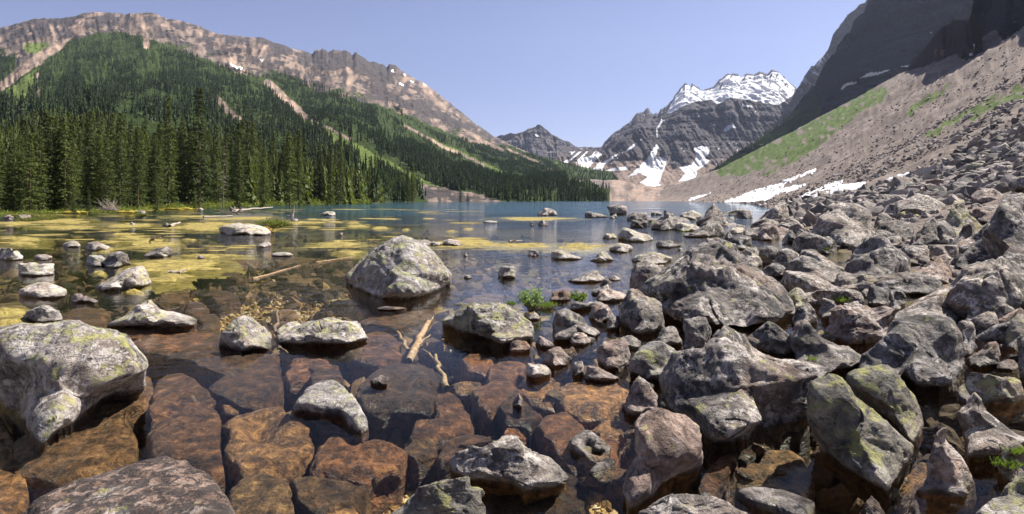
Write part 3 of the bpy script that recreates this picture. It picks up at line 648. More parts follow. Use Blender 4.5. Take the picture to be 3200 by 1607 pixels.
far_trees('forest', scatter(GL, 34000, mfor, lambda r, n, qx, qy, d: r.uniform(7, 15, n) * np.clip(1.25 - .5 * sstep(600, 1800, d), .5, 1.3) * np.where(d < 300, 1.15, 1), 5, dmin=260),
          'dense spruce forest covering the lower slopes of the left mountain', 1)
far_trees('forest', scatter(GTG, 2200, lambda qx, qy, x, d: np.clip(fbm(qx * .02, qy * .05, 3) * -1 + .8, 0.02, 1), lambda r, n, qx, qy, d: r.uniform(8, 14, n), 6), 'dark far forest on the tongue of land at the head of the lake', 2)
far_trees('forest', scatter(GD, 2600, lambda qx, qy, x, d: inpoly(qx, qy, cv('TR', [(300, 1080), (400, 1005), (700, 800), (880, 655), (1000, 535), (1040, 600), (980, 740), (880, 860), (430, 1100)])) * (fbm(x * .02, qy * .05, 3) * .7 + .6).clip(.03, 1),
          lambda r, n, qx, qy, d: r.uniform(7, 15, n), 7), 'dark forest climbing below the shaded cliffs', 3)
# shore greenery under the spruces
def leafmass(name, pts, n_per, size, mat, label, seed=3, **kw):
    r = np.random.default_rng(seed); P_ = np.repeat(np.array(pts), n_per, 0); N = len(P_)
    c = P_[:, :3] + r.normal(0, 1, (N, 3)) * P_[:, 3:4] * np.array([.45, .45, .33]); c[:, 2] = np.maximum(c[:, 2], P_[:, 2] - P_[:, 3] * .3)
    a = r.normal(0, 1, (N, 3)); a /= np.linalg.norm(a, axis=1)[:, None]; b = np.cross(a, r.normal(0, 1, (N, 3))); b /= np.linalg.norm(b, axis=1)[:, None]
    s = size * r.uniform(.6, 1.4, (N, 1)) * P_[:, 4:5]
    V = np.stack([c - a * s, c - b * s * .45, c + a * s, c + b * s * .45], 1).reshape(-1, 3)
    return add(name, mk_mesh(name, V, np.arange(len(V)).reshape(-1, 4), smooth=False), M[mat], label=label, **kw)
pts = []
for i in range(900):
    px = random.uniform(-150, 1180); d = shore_d(px) * random.uniform(1.0, 1.09) + .5
    s = random.uniform(.25, 1.0) * d / 90
    pts.append(((px - CX) / F * d, d, left_z(px, d) + s * .3, s, d / 90))
leafmass('undergrowth', pts, 46, .13, 'under', 'green willow scrub and grass along the left shore', kind='stuff')
# ------------------------------------------------------------------ rocks
_ico = {}
def ico(k):
    if k not in _ico:
        bm = bmesh.new(); bmesh.ops.create_icosphere(bm, subdivisions=k, radius=1)
        v = np.array([tuple(q.co) for q in bm.verts]); f = np.array([[q.index for q in t.verts] for t in bm.faces]); bm.free()
        _ico[k] = (v / np.linalg.norm(v, axis=1)[:, None], f)
    return _ico[k]
SHAPES = {
    'dome': [(0, .2), (.05, .5), (.2, .84), (.42, 1), (.62, .97), (.84, .75), (.97, .45), (1, .18), (.75, .03), (.4, 0), (.15, .08)],
    'peak': [(0, .16), (.14, .34), (.3, .7), (.45, .98), (.55, 1), (.7, .68), (.87, .36), (1, .15), (.8, .03), (.45, 0), (.15, .06)],
    'block': [(.02, .2), (0, .6), (.1, .9), (.35, 1), (.7, .96), (.93, .85), (1, .5), (.98, .18), (.7, .02), (.35, 0), (.1, .08)],
    'flat': [(0, .35), (.1, .65), (.3, .92), (.5, 1), (.75, .85), (.93, .55), (1, .28), (.8, .06), (.5, 0), (.15, .1)],
    'wl': [(0, .25), (.04, .68), (.16, 1), (.36, .92), (.6, .64), (.85, .4), (1, .18), (.75, .03), (.4, 0), (.12, .08)],
    'wr': [(0, .16), (.18, .38), (.42, .66), (.66, .93), (.84, 1), (.96, .66), (1, .22), (.85, .06), (.5, 0), (.15, .04)],
    'tall': [(.04, .12), (0, .5), (.12, .92), (.4, 1), (.75, .95), (1, .7), (.97, .3), (.9, .08), (.55, 0), (.2, .02)]}
def polar(poly, c):
    th = np.linspace(-math.pi, math.pi, 361); R = np.zeros(361)
    for i in range(len(poly)):
        a = np.array(poly[i]) - c; b = np.array(poly[(i + 1) % len(poly)]) - c
        e = b - a; dx, dy = np.cos(th), np.sin(th)
        den = dx * e[1] - dy * e[0]; den = np.where(np.abs(den) < 1e-9, 1e-9, den)
        t = (a[0] * e[1] - a[1] * e[0]) / den; u = (a[0] * dy - a[1] * dx) / den
        R = np.maximum(R, np.where((t > 0) & (u >= 0) & (u <= 1), t, 0))
    k = np.array([1, 2, 3, 2, 1.]); k /= k.sum()
    Rp = np.concatenate([R[-3:-1], R, R[1:3]])
    R = np.convolve(Rp, k, 'valid')
    return th, np.maximum(R, 1e-3)
def chip_off(P, f, size, front, seed, cuts=12, amp=1.0, deep=(.58, .9)):
    """break a lump into a fractured stone: large waves, flat fracture faces, ledges along the bedding, cracks"""
    r = np.random.default_rng(seed); front = np.array(front, float); so_ = r.uniform(0, 50)
    q = P / size; d = P / (np.linalg.norm(P, axis=1)[:, None] + 1e-9)
    P = P + d * (fbm(q[:, 0] * 1.5 + so_, q[:, 1] * 1.5, q[:, 2] * 1.5, 3, .5) * .12 * amp * size)[:, None]
    for i in range(cuts * 2):
        if i % 7 == 0:
            t0, t1, t2 = P[f[:, 0]], P[f[:, 1]], P[f[:, 2]]; fn = np.cross(t1 - t0, t2 - t0); N_ = np.zeros_like(P)
            for k in range(3): np.add.at(N_, f[:, k], fn)
            N_ /= np.linalg.norm(N_, axis=1)[:, None] + 1e-12
        for _ in range(3):
            j = int(r.integers(len(P)))
            if N_[j] @ front > -.2: break
        nv = N_[j] + r.normal(0, .15, 3); nv /= np.linalg.norm(nv)
        rad = size * r.uniform(.45, 1.0); w_ = sstep(rad * 1.25, rad * .8, np.linalg.norm(P - P[j], axis=1))
        o = P[j] @ nv - r.uniform(.01, .075) * size * amp
        P = P - nv * (np.maximum(P @ nv - o, 0) * w_ * .97)[:, None]
    ln = r.normal(0, 1, 3) + np.array([0, 0, .9]); ln /= np.linalg.norm(ln); lay = (P @ ln) / size; q = P / size
    nz = fbm(q[:, 0] * 3.4 + so_, q[:, 1] * 3.4, q[:, 2] * 3.4, 5, .6) * .055
    nz += ridged(q[:, 0] * 2.8 + so_ + 4, q[:, 1] * 2.8 + lay * 2, q[:, 2] * 2.8, 6, .68) * .045
    st = lay * r.uniform(3, 6) + fbm(q[:, 0] * 1.1 + so_, q[:, 1] * 1.1, q[:, 2], 3) * 1.2
    nz += (st % 1) ** 2 * .05 * sstep(-.25, .25, fbm(q[:, 0] * .9 + so_, q[:, 1] * .9, q[:, 2] * .9 + 5, 2))
    crk = 1 - np.abs(vn(q[:, 0] * 1.1 + so_ + 9, q[:, 1] * 1.1, q[:, 2] * 1.1 + lay)) * 2; nz -= sstep(.86, .99, crk) * .07
    d = P / (np.linalg.norm(P, axis=1)[:, None] + 1e-9)
    return P + d * (nz * amp * size)[:, None]
def rock_body(th, R, D, seed, sub, n=2.5, cuts=9, amp=1.0, flat=False):
    v, f = ico(sub); t = np.arctan2(v[:, 2], v[:, 0]); rr = np.interp(t, th, R)
    c = np.sqrt(v[:, 0] ** 2 + v[:, 2] ** 2); k = (np.abs(c) ** n + np.abs(v[:, 1]) ** n) ** (-1 / n)
    P = np.stack([v[:, 0] / np.maximum(c, 1e-6) * rr * c * k, v[:, 1] * k * D, v[:, 2] / np.maximum(c, 1e-6) * rr * c * k], -1)
    return chip_off(P, f, float(np.mean(R)) * (.75 if flat else 1), (0, -1, 0), seed, cuts, amp, (.8, .96) if flat else (.6, .9)), f
def outline(bbox, shape, r, jit=.05):
    x0, y0, x1, y1 = bbox; pts = SHAPES[shape]; o = []
    for x, y in pts: o.append((x0 + (x1 - x0) * min(1, max(0, x + r.normal() * jit)), y1 - (y1 - y0) * min(1, max(0, y + r.normal() * jit))))
    return o
BASES = [None]
def ground_d(px, py, water=False):
    if water: return H * F / max(py - HOR, 2)
    h = hit(px, py); return float(h[1]) if h else 60.0
OCC = []
def rock(geo, label, mat='rock', mode='auto', shape='dome', thick=.8, seed=None, group=None, zt=-.15, T=None, cat='rock', name='boulder', bury=.3, sub=None, amp=1.0, cuts=13, n=2.8, cam=True):
    seed = seed if seed is not None else len(OCC) * 17 + 3
    r = np.random.default_rng(seed)
    poly = geo if len(geo) > 4 or isinstance(geo[0], tuple) else outline(geo, shape, r)
    xs, ys = [p[0] for p in poly], [p[1] for p in poly]
    x0, x1, y0, y1 = min(xs), max(xs), min(ys), max(ys)
    if sub is None: sub = 6 if (x1 - x0) > 260 else 5 if (x1 - x0) > 90 else 4 if x1 - x0 > 25 else 3
    if mode == 'flat':                        # stone lying flat, its top face at height zt
        W = [((px - CX) / F * (H - zt) * F / (py - HOR), (H - zt) * F / (py - HOR)) for px, py in poly]
        c = np.array([(min(p[0] for p in W) + max(p[0] for p in W)) / 2, (min(p[1] for p in W) + max(p[1] for p in W)) / 2])
        th, R = polar(W, c); R = R * 1.09; T = T or .34
        P, f = rock_body(th, R, T / 2, seed, sub, n=7, cuts=max(4, cuts - 3), amp=.7 * amp, flat=True)
        P = np.stack([P[:, 0], P[:, 2], -P[:, 1]], -1)
        loc = (c[0], c[1], zt - T / 2)
    else:
        cx_ = (x0 + x1) / 2
        if mode == 'auto':
            dg = ground_d(cx_, y1); wd = ground_d(cx_, y1, True)
            gz = H + (HOR - y1) / F * dg
            water = gz < 0
            if mode == 'auto' and water: mode = 'water'
        if mode == 'water': dg = ground_d(cx_, y1, True)
        if mode == 'dist': dg = T
        hh = y1 - y0; wdt = (x1 - x0) / F * dg
        il = int(np.argmin(xs)); ir = int(np.argmax(xs)); ytl, ytr = max(ys[il], y1 - hh * .6), max(ys[ir], y1 - hh * .6)
        dmax = dg + (.55 + .3 * thick) * wdt
        zb = 0.0 if mode == 'water' else H + (HOR - y1) / F * dg
        def dist(px, py):
            yt = ytl + (ytr - ytl) * np.clip((px - x0) / (x1 - x0), 0, 1)
            f_ = np.clip((y1 - py) / np.maximum(y1 - yt, 1), 0, 1)
            if mode == 'water': dl = np.minimum(H * F / np.maximum(py - HOR, 3), dmax); dt_ = np.minimum(H * F / np.maximum(yt - HOR, 3), dmax)
            else: dl = dg + (dmax - dg) * f_; dt_ = dmax
            up_ = np.maximum(yt - py, 0) / F * dg
            return np.where(py > yt, dl, dt_ + up_ * .25)
        c = np.array([cx_, (y0 + y1) / 2]); c = np.array([float(np.mean(xs)) * .4 + cx_ * .6, y0 + hh * .56])
        th, R = polar([(px - c[0], -(py - c[1])) for px, py in poly], np.array([0, 0]))
        v, f = ico(sub); tt = np.arctan2(v[:, 2], v[:, 0]); rr = np.interp(tt, th, R)
        lx, ly = c[0] + np.cos(tt) * rr, c[1] - np.sin(tt) * rr; ld = dist(lx, ly)
        Lp = np.stack([(lx - CX) / F * ld, ld, H + (HOR - ly) / F * ld], -1)
        ths = np.linspace(-math.pi, math.pi, 61)[:-1]; rs = np.interp(ths, th, R); ax, ay = c[0] + np.cos(ths) * rs, c[1] - np.sin(ths) * rs; ad = dist(ax, ay)
        C0 = np.array([((ax - CX) / F * ad).mean(), ad.mean(), 0]); C0[2] = H + (HOR - c[1]) / F * C0[1]; C0[0] = (c[0] - CX) / F * C0[1]
        cc = np.sqrt(v[:, 0] ** 2 + v[:, 2] ** 2); k = (cc ** n + np.abs(v[:, 1]) ** n) ** (-1 / n)
        e = C0 - np.array([0, 0, H]); e /= np.linalg.norm(e)
        half = .5 * min(wdt, hh / F * dg * 1.6 + wdt * .15) * thick
        fr_ = (cc * k)[:, None] * (Lp - C0); yv = (v[:, 1] * k)[:, None]
        low = np.clip(-np.sin(tt), 0, 1)[:, None]
        bulge = np.where(yv < 0, yv * e * max(half * .5, .62 * float(ad.max() - ad.min())), yv * (e * .8 + np.array([0, 0, -.75])) * (half + .12 + .25 * wdt * bury))
        P = fr_ + bulge
        P[:, 2] -= np.where((yv[:, 0] > -.15), (low[:, 0] * .5 * half * (1 - np.abs(yv[:, 0]))), 0)
        P = chip_off(P, f, float(np.mean(R)) * dg / F, -e * .8 + np.array([0, 0, .6]), seed, cuts, amp)
        loc = C0
    OCC.append((x0, y0, x1, y1))
    me = mk_mesh(name, P, f[:, ::1])
    return add(name, me, M[mat] if me.users == 0 else None, loc=tuple(loc), label=label, cat=cat, group=group)
def B(c, x0, y0, x1, y1):
    (a, b), (d, e) = cv(c, [(x0, y0), (x1, y1)]); return (a, b, d, e)
exec_list = []
# --- hero stones (outlines read from the photograph) ---
GW, GS, GB = 'rocks standing in the shallow water', 'rocks lying under the clear water', 'boulders heaped on the right shore'
rock(cv('BL', [(-110, 200), (-60, 90), (0, 70), (70, 50), (150, 30), (300, 40), (460, 18), (560, 40), (700, 70), (820, 110), (880, 170), (940, 240), (975, 290), (960, 350), (860, 410), (700, 490), (560, 600), (480, 680), (340, 760), (290, 820), (230, 760), (130, 650), (50, 560), (-40, 500), (-110, 400)]),
     'huge pale boulder with yellow-green lichen and dark cracks at the left edge of the foreground', 'pale', 'water', thick=.9, group=GW, seed=5, bury=.12, cuts=7, n=2.8, amp=.6)
rock(cv('M', [(180, 615), (240, 560), (300, 490), (370, 430), (440, 375), (520, 345), (610, 325), (660, 335), (740, 370), (820, 430), (880, 500), (930, 570), (965, 610), (950, 660), (880, 700), (800, 740), (700, 765), (600, 775), (520, 770), (430, 765), (340, 730), (250, 690)]),
     'big pale pyramid-shaped boulder with yellowish lichen standing alone in the water', 'pale', 'water', thick=1.0, group=GW, seed=21, bury=.12, cuts=6, n=2.0, amp=.6)
rock(cv('R', [(35, 900), (70, 820), (150, 760), (210, 700), (250, 640), (330, 610), (380, 575), (450, 560), (560, 550), (640, 590), (690, 640), (740, 700), (800, 740), (880, 800), (930, 860), (1000, 920), (1015, 1000), (980, 1040), (860, 1080), (720, 1090), (560, 1095), (440, 1075), (330, 1085), (220, 1050), (120, 990)]),
     'largest dark craggy boulder of the right side, white lichen spots near its foot', 'dark', 'water', thick=.9, group=GB, seed=33, bury=.1, cuts=12, amp=1.3)
rock(cv('BR', [(165, 400), (250, 250), (330, 205), (430, 200), (500, 110), (570, 85), (650, 90), (760, 140), (880, 200), (1040, 240), (1150, 300), (1250, 350), (1150, 400), (1120, 480), (1120, 620), (960, 680), (780, 740), (600, 790), (480, 780), (400, 700), (300, 640), (200, 580)]),
     'long dark boulder with a smooth tan sloping top and glittering black front', 'dark', 'water', thick=.9, group=GB, seed=41, bury=.15, cuts=9, amp=1.0)
rock(cv('BR', [(1130, 420), (1180, 390), (1280, 360), (1350, 390), (1440, 500), (1560, 600), (1680, 720), (1800, 830), (1790, 930), (1720, 1020), (1640, 1130), (1560, 1090), (1400, 1000), (1300, 900), (1180, 800), (1125, 640)]),
     'tilted slab boulder with a flat face covered in yellow-green lichen', 'yellow', 'water', thick=.5, group=GB, seed=8, bury=.1, cuts=5, n=3.4, amp=.7)
rock(cv('BR', [(1375, 400), (1400, 350), (1500, 320), (1620, 300), (1700, 330), (1740, 400), (1810, 500), (1860, 600), (1890, 700), (1840, 790), (1800, 830), (1720, 720), (1600, 600), (1480, 500)]),
     'narrow leaning slab with green lichen behind the tilted lichen slab', 'yellow', 'water', thick=.6, group=GB, seed=9, bury=.3, cuts=5, n=3)
rock(cv('BR', [(1455, 330), (1490, 220), (1560, 130), (1640, 90), (1660, 30), (1760, 0), (1900, -25), (2060, -10), (2130, 80), (2160, 200), (2150, 300), (2120, 400), (1990, 430), (1850, 425), (1740, 350), (1600, 330), (1500, 350)]),
     'great square grey boulder with a vertical crack above the dark pool at lower right', 'rock', 'water', thick=1.0, group=GB, seed=12, bury=.08, cuts=8, n=3)
rock(cv('BR', [(-20, 900), (-30, 700), (20, 660), (70, 610), (150, 600), (230, 640), (330, 640), (390, 710), (410, 820), (405, 920), (300, 1000), (180, 1090), (60, 1170), (-60, 1240), (-110, 1130), (-80, 1000)]),
     'upright brownish boulder with green-grey cap left of the glittering black boulder', 'pink', 'water', thick=.9, group=GB, seed=14, bury=.12, cuts=9)
rock(cv('BM', [(870, 960), (930, 880), (1000, 820), (1150, 805), (1280, 785), (1390, 810), (1470, 870), (1560, 960), (1650, 1050), (1600, 1090), (1480, 1110), (1350, 1130), (1290, 1080), (1150, 1060), (1000, 1050), (890, 1010)]),
     'low grey boulder with a black hollow front breaking the surface at lower centre', 'rock', 'water', thick=.9, group=GW, seed=15, bury=.35, cuts=10, amp=1.2)
rock(cv('BM', [(480, 1300), (560, 1240), (640, 1160), (690, 1060), (740, 1010), (800, 985), (870, 1000), (960, 1010), (1000, 1050), (1010, 1110), (1080, 1130), (1110, 1200), (1120, 1290), (1150, 1400), (420, 1400)]),
     'dark grey boulder speckled with bright yellow-green lichen at the bottom edge', 'yellow', 'water', thick=.9, group=GW, seed=16, bury=.05, cuts=8)
rock(cv('BL', [(160, 1300), (200, 1190), (330, 1110), (520, 1040), (700, 960), (840, 910), (960, 900), (1100, 870), (1220, 900), (1330, 960), (1450, 1050), (1540, 1150), (1530, 1250), (1480, 1400), (160, 1400)]),
     'broad pinkish boulder covered in black spots at the bottom left edge', 'spotted', 'flat', zt=.2, T=.9, group=GW, seed=17, cuts=7)
rock(cv('M', [(890, 960), (960, 890), (1040, 850), (1070, 820), (1200, 820), (1320, 815), (1400, 850), (1480, 910), (1540, 960), (1560, 1010), (1540, 1070), (1430, 1090), (1330, 1110), (1250, 1075), (1150, 1040), (1010, 1010), (960, 980)]),
     'pale rock with green lichen beside the leafy bush in the middle of the water', 'yellow', 'water', thick=.9, group=GW, seed=18, bury=.1, cuts=11, amp=1.3)
rock(cv('M', [(2180, 850), (2230, 760), (2280, 715), (2350, 730), (2440, 790), (2500, 870), (2490, 950), (2440, 1000), (2330, 1020), (2230, 990), (2190, 930)]),
     'rounded grey-brown rock right of the flat slab, beside the largest dark boulder', 'rock', 'water', group=GB, seed=19)
rock(cv('M', [(1700, 960), (1740, 880), (1810, 850), (1860, 870), (1920, 920), (2000, 980), (2050, 1030), (2000, 1060), (1900, 1040), (1830, 1080), (1720, 1080)]),
     'grey wedge rock in front of the flat slab near the leafy bush', 'rock', 'water', group=GW, seed=20)
# emergent rocks in the left and middle water: crop, box, shape, material, label
W_ = [
 ('L', -70, 400, 165, 505, 'dome', 'pale', 'grey rock with orange lichen at the far left edge of the water'),
 ('L', 455, 358, 595, 405, 'dome', 'pale', 'small white-topped rock between the left edge rock and the grey block'),
 ('L', 620, 362, 810, 432, 'dome', 'rock', 'grey oval rock with a yellow algae tongue beside it'),
 ('L', 1045, 390, 1275, 480, 'wr', 'rock', 'grey-violet block rock alone left of the algae mats'),
 ('L', 620, 455, 780, 545, 'block', 'pale', 'white and grey rock joined to the left side of the domed pair'),
 ('L', 745, 438, 975, 555, 'dome', 'rock', 'grey domed rock right behind the pointed white rock'),
 ('L', 675, 535, 1110, 720, 'wr', 'pale', 'large white wedge rock with tan foot in the left shallows'),
 ('L', 125, 518, 395, 612, 'block', 'pale', 'low pale block rock with green moss on its right end'),
 ('L', 245, 452, 382, 500, 'flat', 'pink', 'small pinkish flat rock left of the domed pair'),
 ('L', 140, 655, 485, 772, 'dome', 'pale', 'white rock crossed by a green algae band, tan at its right end'),
 ('L', 510, 745, 740, 812, 'wl', 'pink', 'low pinkish rock trailing to the right of the banded white rock'),
 ('L', 170, 808, 460, 960, 'dome', 'rock', 'violet-grey smooth rock behind the huge left boulder'),
 ('L', 765, 765, 1430, 1000, 'peak', 'pale', 'triangular pale rock with yellow lichen behind the huge left boulder'),
 ('L', 1600, 905, 2000, 1160, 'dome', 'pale', 'white rounded rock beside the upright dead branch'),
 ('L', 1855, 365, 1985, 405, 'wr', 'pale', 'small white flat rock near the dark middle shallows'),
 ('L', 1980, 438, 2155, 472, 'flat', 'pale', 'low white rock left of the pyramid boulder'),
 ('L', 2345, 142, 2460, 175, 'dome', 'pale', 'pale rock sitting far out right of the small upright stump'),
 ('L', 20, 168, 110, 205, 'flat', 'pink', 'flat pinkish rock at the far left shore'), ('L', 130, 165, 230, 195, 'block', 'pink', 'flat brown-grey slab at the far left shore'),
 ('L', 990, 135, 1078, 165, 'flat', 'rock', 'flat grey rock on the left shore behind the green tuft'), ('L', 1440, 115, 1490, 140, 'dome', 'pale', 'small round pale rock at the shore left of the driftwood stump'),
 ('L', 950, 218, 1000, 245, 'wl', 'pale', 'tiny white rock on the algae in front of the green tuft'), ('L', 1185, 225, 1245, 252, 'flat', 'pale', 'tiny pale rock beside the broken white branch'),
 ('L', 2130, 193, 2185, 215, 'flat', 'rock', 'small grey rock in front of the upright stump'), ('L', 2480, 298, 2510, 320, 'block', 'pink', 'tiny pinkish rock in the dark water left of the pyramid boulder'),
 ('L', 1590, 225, 1990, 318, 'flat', 'pale', 'pale flat rock carrying the mossy grass islet'),
 ('L', 1440, 460, 1500, 488, 'peak', 'pale', 'small white pointed rock on the large algae mat'),
 ('M', 670, 345, 825, 390, 'flat', 'rock', 'flat pale rock directly behind the pyramid boulder'), ('M', 800, 360, 900, 395, 'flat', 'pale', 'small flat rock touching the right end of the one behind the pyramid'),
 ('M', 895, 345, 1035, 395, 'dome', 'rock', 'smooth brown-grey rock at the left end of the algae bar'), ('M', 1585, 115, 1740, 175, 'peak', 'rock', 'pointed grey-tan rock alone near the far blue water'),
 ('M', 1195, 208, 1300, 228, 'flat', 'pale', 'low whitish rock far out in the middle water'), ('M', 1590, 200, 1675, 250, 'peak', 'rock', 'small pointed grey rock in front of the thin algae bar'),
 ('M', 1535, 215, 1570, 248, 'tall', 'dark', 'tiny dark upright rock left of the small pointed one'), ('M', 1930, 140, 2120, 190, 'wl', 'dark', 'long dark rock left of the pale cube boulder far out'),
 ('M', 2093, 88, 2248, 170, 'block', 'rock', 'pale cube-shaped boulder far out in the blue water'), ('M', 2110, 162, 2175, 195, 'wr', 'rock', 'small rock at the foot of the pale cube boulder'),
 ('M', 2243, 145, 2400, 218, 'block', 'rock', 'flat-topped grey boulder with a shaded left face'), ('M', 2415, 142, 2500, 172, 'dome', 'pale', 'small pale rock behind the row of peaked boulders'),
 ('M', 2265, 203, 2400, 265, 'block', 'dark', 'dark broken rock under the flat-topped grey boulder'), ('M', 2420, 145, 2680, 275, 'peak', 'rock', 'brown-grey peaked boulder in the row across the bay'),
 ('M', 2175, 258, 2450, 365, 'wl', 'pale', 'broad whitish slab rock in the right shallows'), ('M', 2065, 302, 2180, 345, 'flat', 'yellow', 'small rock with moss on the left of the broad whitish slab'),
 ('M', 2110, 372, 2300, 440, 'flat', 'pale', 'thin white rock at the right end of the algae bar'), ('M', 2460, 355, 2590, 405, 'block', 'rock', 'grey-white rock right of the broad whitish slab'),
 ('M', 1520, 418, 1600, 468, 'block', 'dark', 'small black rock with a mirror image in the middle water'), ('M', 1690, 422, 1935, 492, 'wl', 'pale', 'white rugged rock in the purple middle water'),
 ('M', 1960, 435, 2170, 510, 'peak', 'pale', 'low white peaked rock with green streaks in the middle water'), ('M', 1050, 440, 1082, 475, 'peak', 'rock', 'tiny grey rock right of the pyramid boulder'),
 ('M', 1305, 535, 1435, 632, 'tall', 'pale', 'small tan-white rock alone in the purple water'), ('M', 1050, 605, 1115, 635, 'flat', 'pale', 'tiny flat rock right of the pyramid boulder foot'),
 ('M', 1800, 568, 2100, 660, 'wr', 'rock', 'long tan rock lying slanted in the purple water'), ('M', 2110, 612, 2205, 648, 'flat', 'pale', 'tiny white rock right of the slanted tan rock'),
 ('M', 2275, 440, 2580, 525, 'flat', 'pale', 'wide low whitish rock left of the largest dark boulder'), ('M', 2300, 525, 2560, 700, 'wr', 'rock', 'grey-tan boulder touching the left side of the largest dark boulder'),
 ('M', 395, 835, 635, 865, 'flat', 'rust', 'thin brown rock barely breaking the surface in front of the pyramid'), ('M', 1670, 715, 1840, 800, 'dome', 'rust', 'brown rock just right of the leafy bush'),
 ('M', 1975, 675, 2135, 755, 'wr', 'rock', 'grey slanted rock behind the flat slab'), ('M', 2015, 708, 2240, 800, 'dome', 'pink', 'pinkish grey rock behind the flat slab'),
 ('M', 1810, 785, 2110, 868, 'flat', 'rock', 'flat grey slab lying right of the leafy bush'), ('M', 1960, 820, 2175, 945, 'dome', 'pink', 'pinkish rock with yellow moss in front of the flat slab'),
 ('M', 1500, 870, 1620, 935, 'peak', 'rock', 'small grey peaked rock at the foot of the leafy bush'), ('M', 2085, 905, 2200, 1010, 'block', 'dark', 'small black rock left of the rounded grey-brown rock'),
 ('M', 1820, 1030, 1980, 1118, 'dome', 'pink', 'small round mottled pink and black rock'), ('M', 1575, 1048, 1720, 1140, 'wl', 'pink', 'low tan rock right of the pale lichened rock'),
 ('M', 1390, 1080, 1535, 1160, 'dome', 'rust', 'wet brown rock under the right end of the pale lichened rock'),
 ('BM', -320, -20, 330, 165, 'dome', 'pale', 'white-grey rock right of the upright dead branch'),
 ('BM', 1475, 175, 1680, 305, 'dome', 'pink', 'rugged tan and black rock in the middle of the dark shallows'), ('BM', 1655, 85, 1800, 165, 'dome', 'pale', 'small round whitish rock above the rugged tan rock'),
 ('BM', 1360, 290, 1540, 385, 'block', 'pale', 'flat-topped white rock left of the long pinkish one'), ('BM', 1680, 270, 1760, 375, 'tall', 'pink', 'small upright pinkish stone at the end of the long white rock'),
 ('BM', 1740, 300, 2020, 405, 'wl', 'pink', 'long pinkish white rock lying in the dark shallows'), ('BM', 1840, 130, 2060, 320, 'block', 'pink', 'tan and white block rock with a dark foot'),
 ('BM', 1980, 105, 2150, 195, 'dome', 'rock', 'grey rock behind the tan and white block'), ('BM', 2065, 135, 2420, 400, 'dome', 'pale', 'mottled grey-white boulder left of the long dark boulder'),
 ('BM', 1985, 375, 2285, 640, 'peak', 'pink', 'peaked reddish boulder with a green lichen tip'), ('BM', 1820, 815, 1940, 880, 'dome', 'pink', 'tiny wet rock beside the upright brownish boulder'),
 ('BM', 335, 370, 470, 435, 'flat', 'pink', 'small pinkish stone on top of the dark round underwater rock'),
 ('BM', 1255, 130, 1400, 215, 'dome', 'rust', 'small brown rock in front of the pale lichened rock'), ('BM', 1280, 480, 1360, 580, 'peak', 'dark', 'small dark tip of a submerged rock in the centre'),
 ('BR', 0, 1150, 740, 1400, 'flat', 'rock', 'light grey flat boulder at the bottom edge right of centre'),
 ('BM', 2080, 1155, 2420, 1400, 'wr', 'pale', 'whitish rock at the bottom edge below the upright brownish boulder'),
 ('BR', 1440, 1170, 1650, 1330, 'peak', 'rust', 'thin brown rock edge at the bottom below the tilted slab'),
 ('BR', 1740, 1195, 1900, 1330, 'peak', 'rust', 'small red-brown pointed rock at the bottom edge'),
]
for i, (c, x0, y0, x1, y1, sh, mt, lb) in enumerate(W_):
    rock(B(c, x0, y0, x1, y1), lb, mt, 'water', sh, thick=.85, seed=200 + i, group=GW)
rock(cv('BR', [(650, 1110), (760, 1100), (1000, 1130), (1145, 1140), (1140, 1290), (1020, 1270), (880, 1220), (740, 1180)]), 'flat light grey slab rising out of the water at the bottom right', 'pale', 'flat', zt=.05, T=.3, group=GW, seed=77)
rock(cv('BM', [(-160, 530), (-90, 440), (0, 385), (90, 380), (170, 440), (240, 520), (310, 620), (250, 660), (150, 590), (40, 550), (-80, 540)]), 'white and orange rock ringed by a yellow algae rim', 'pale', 'flat', zt=.09, T=.5, group=GW, seed=78, cuts=6)
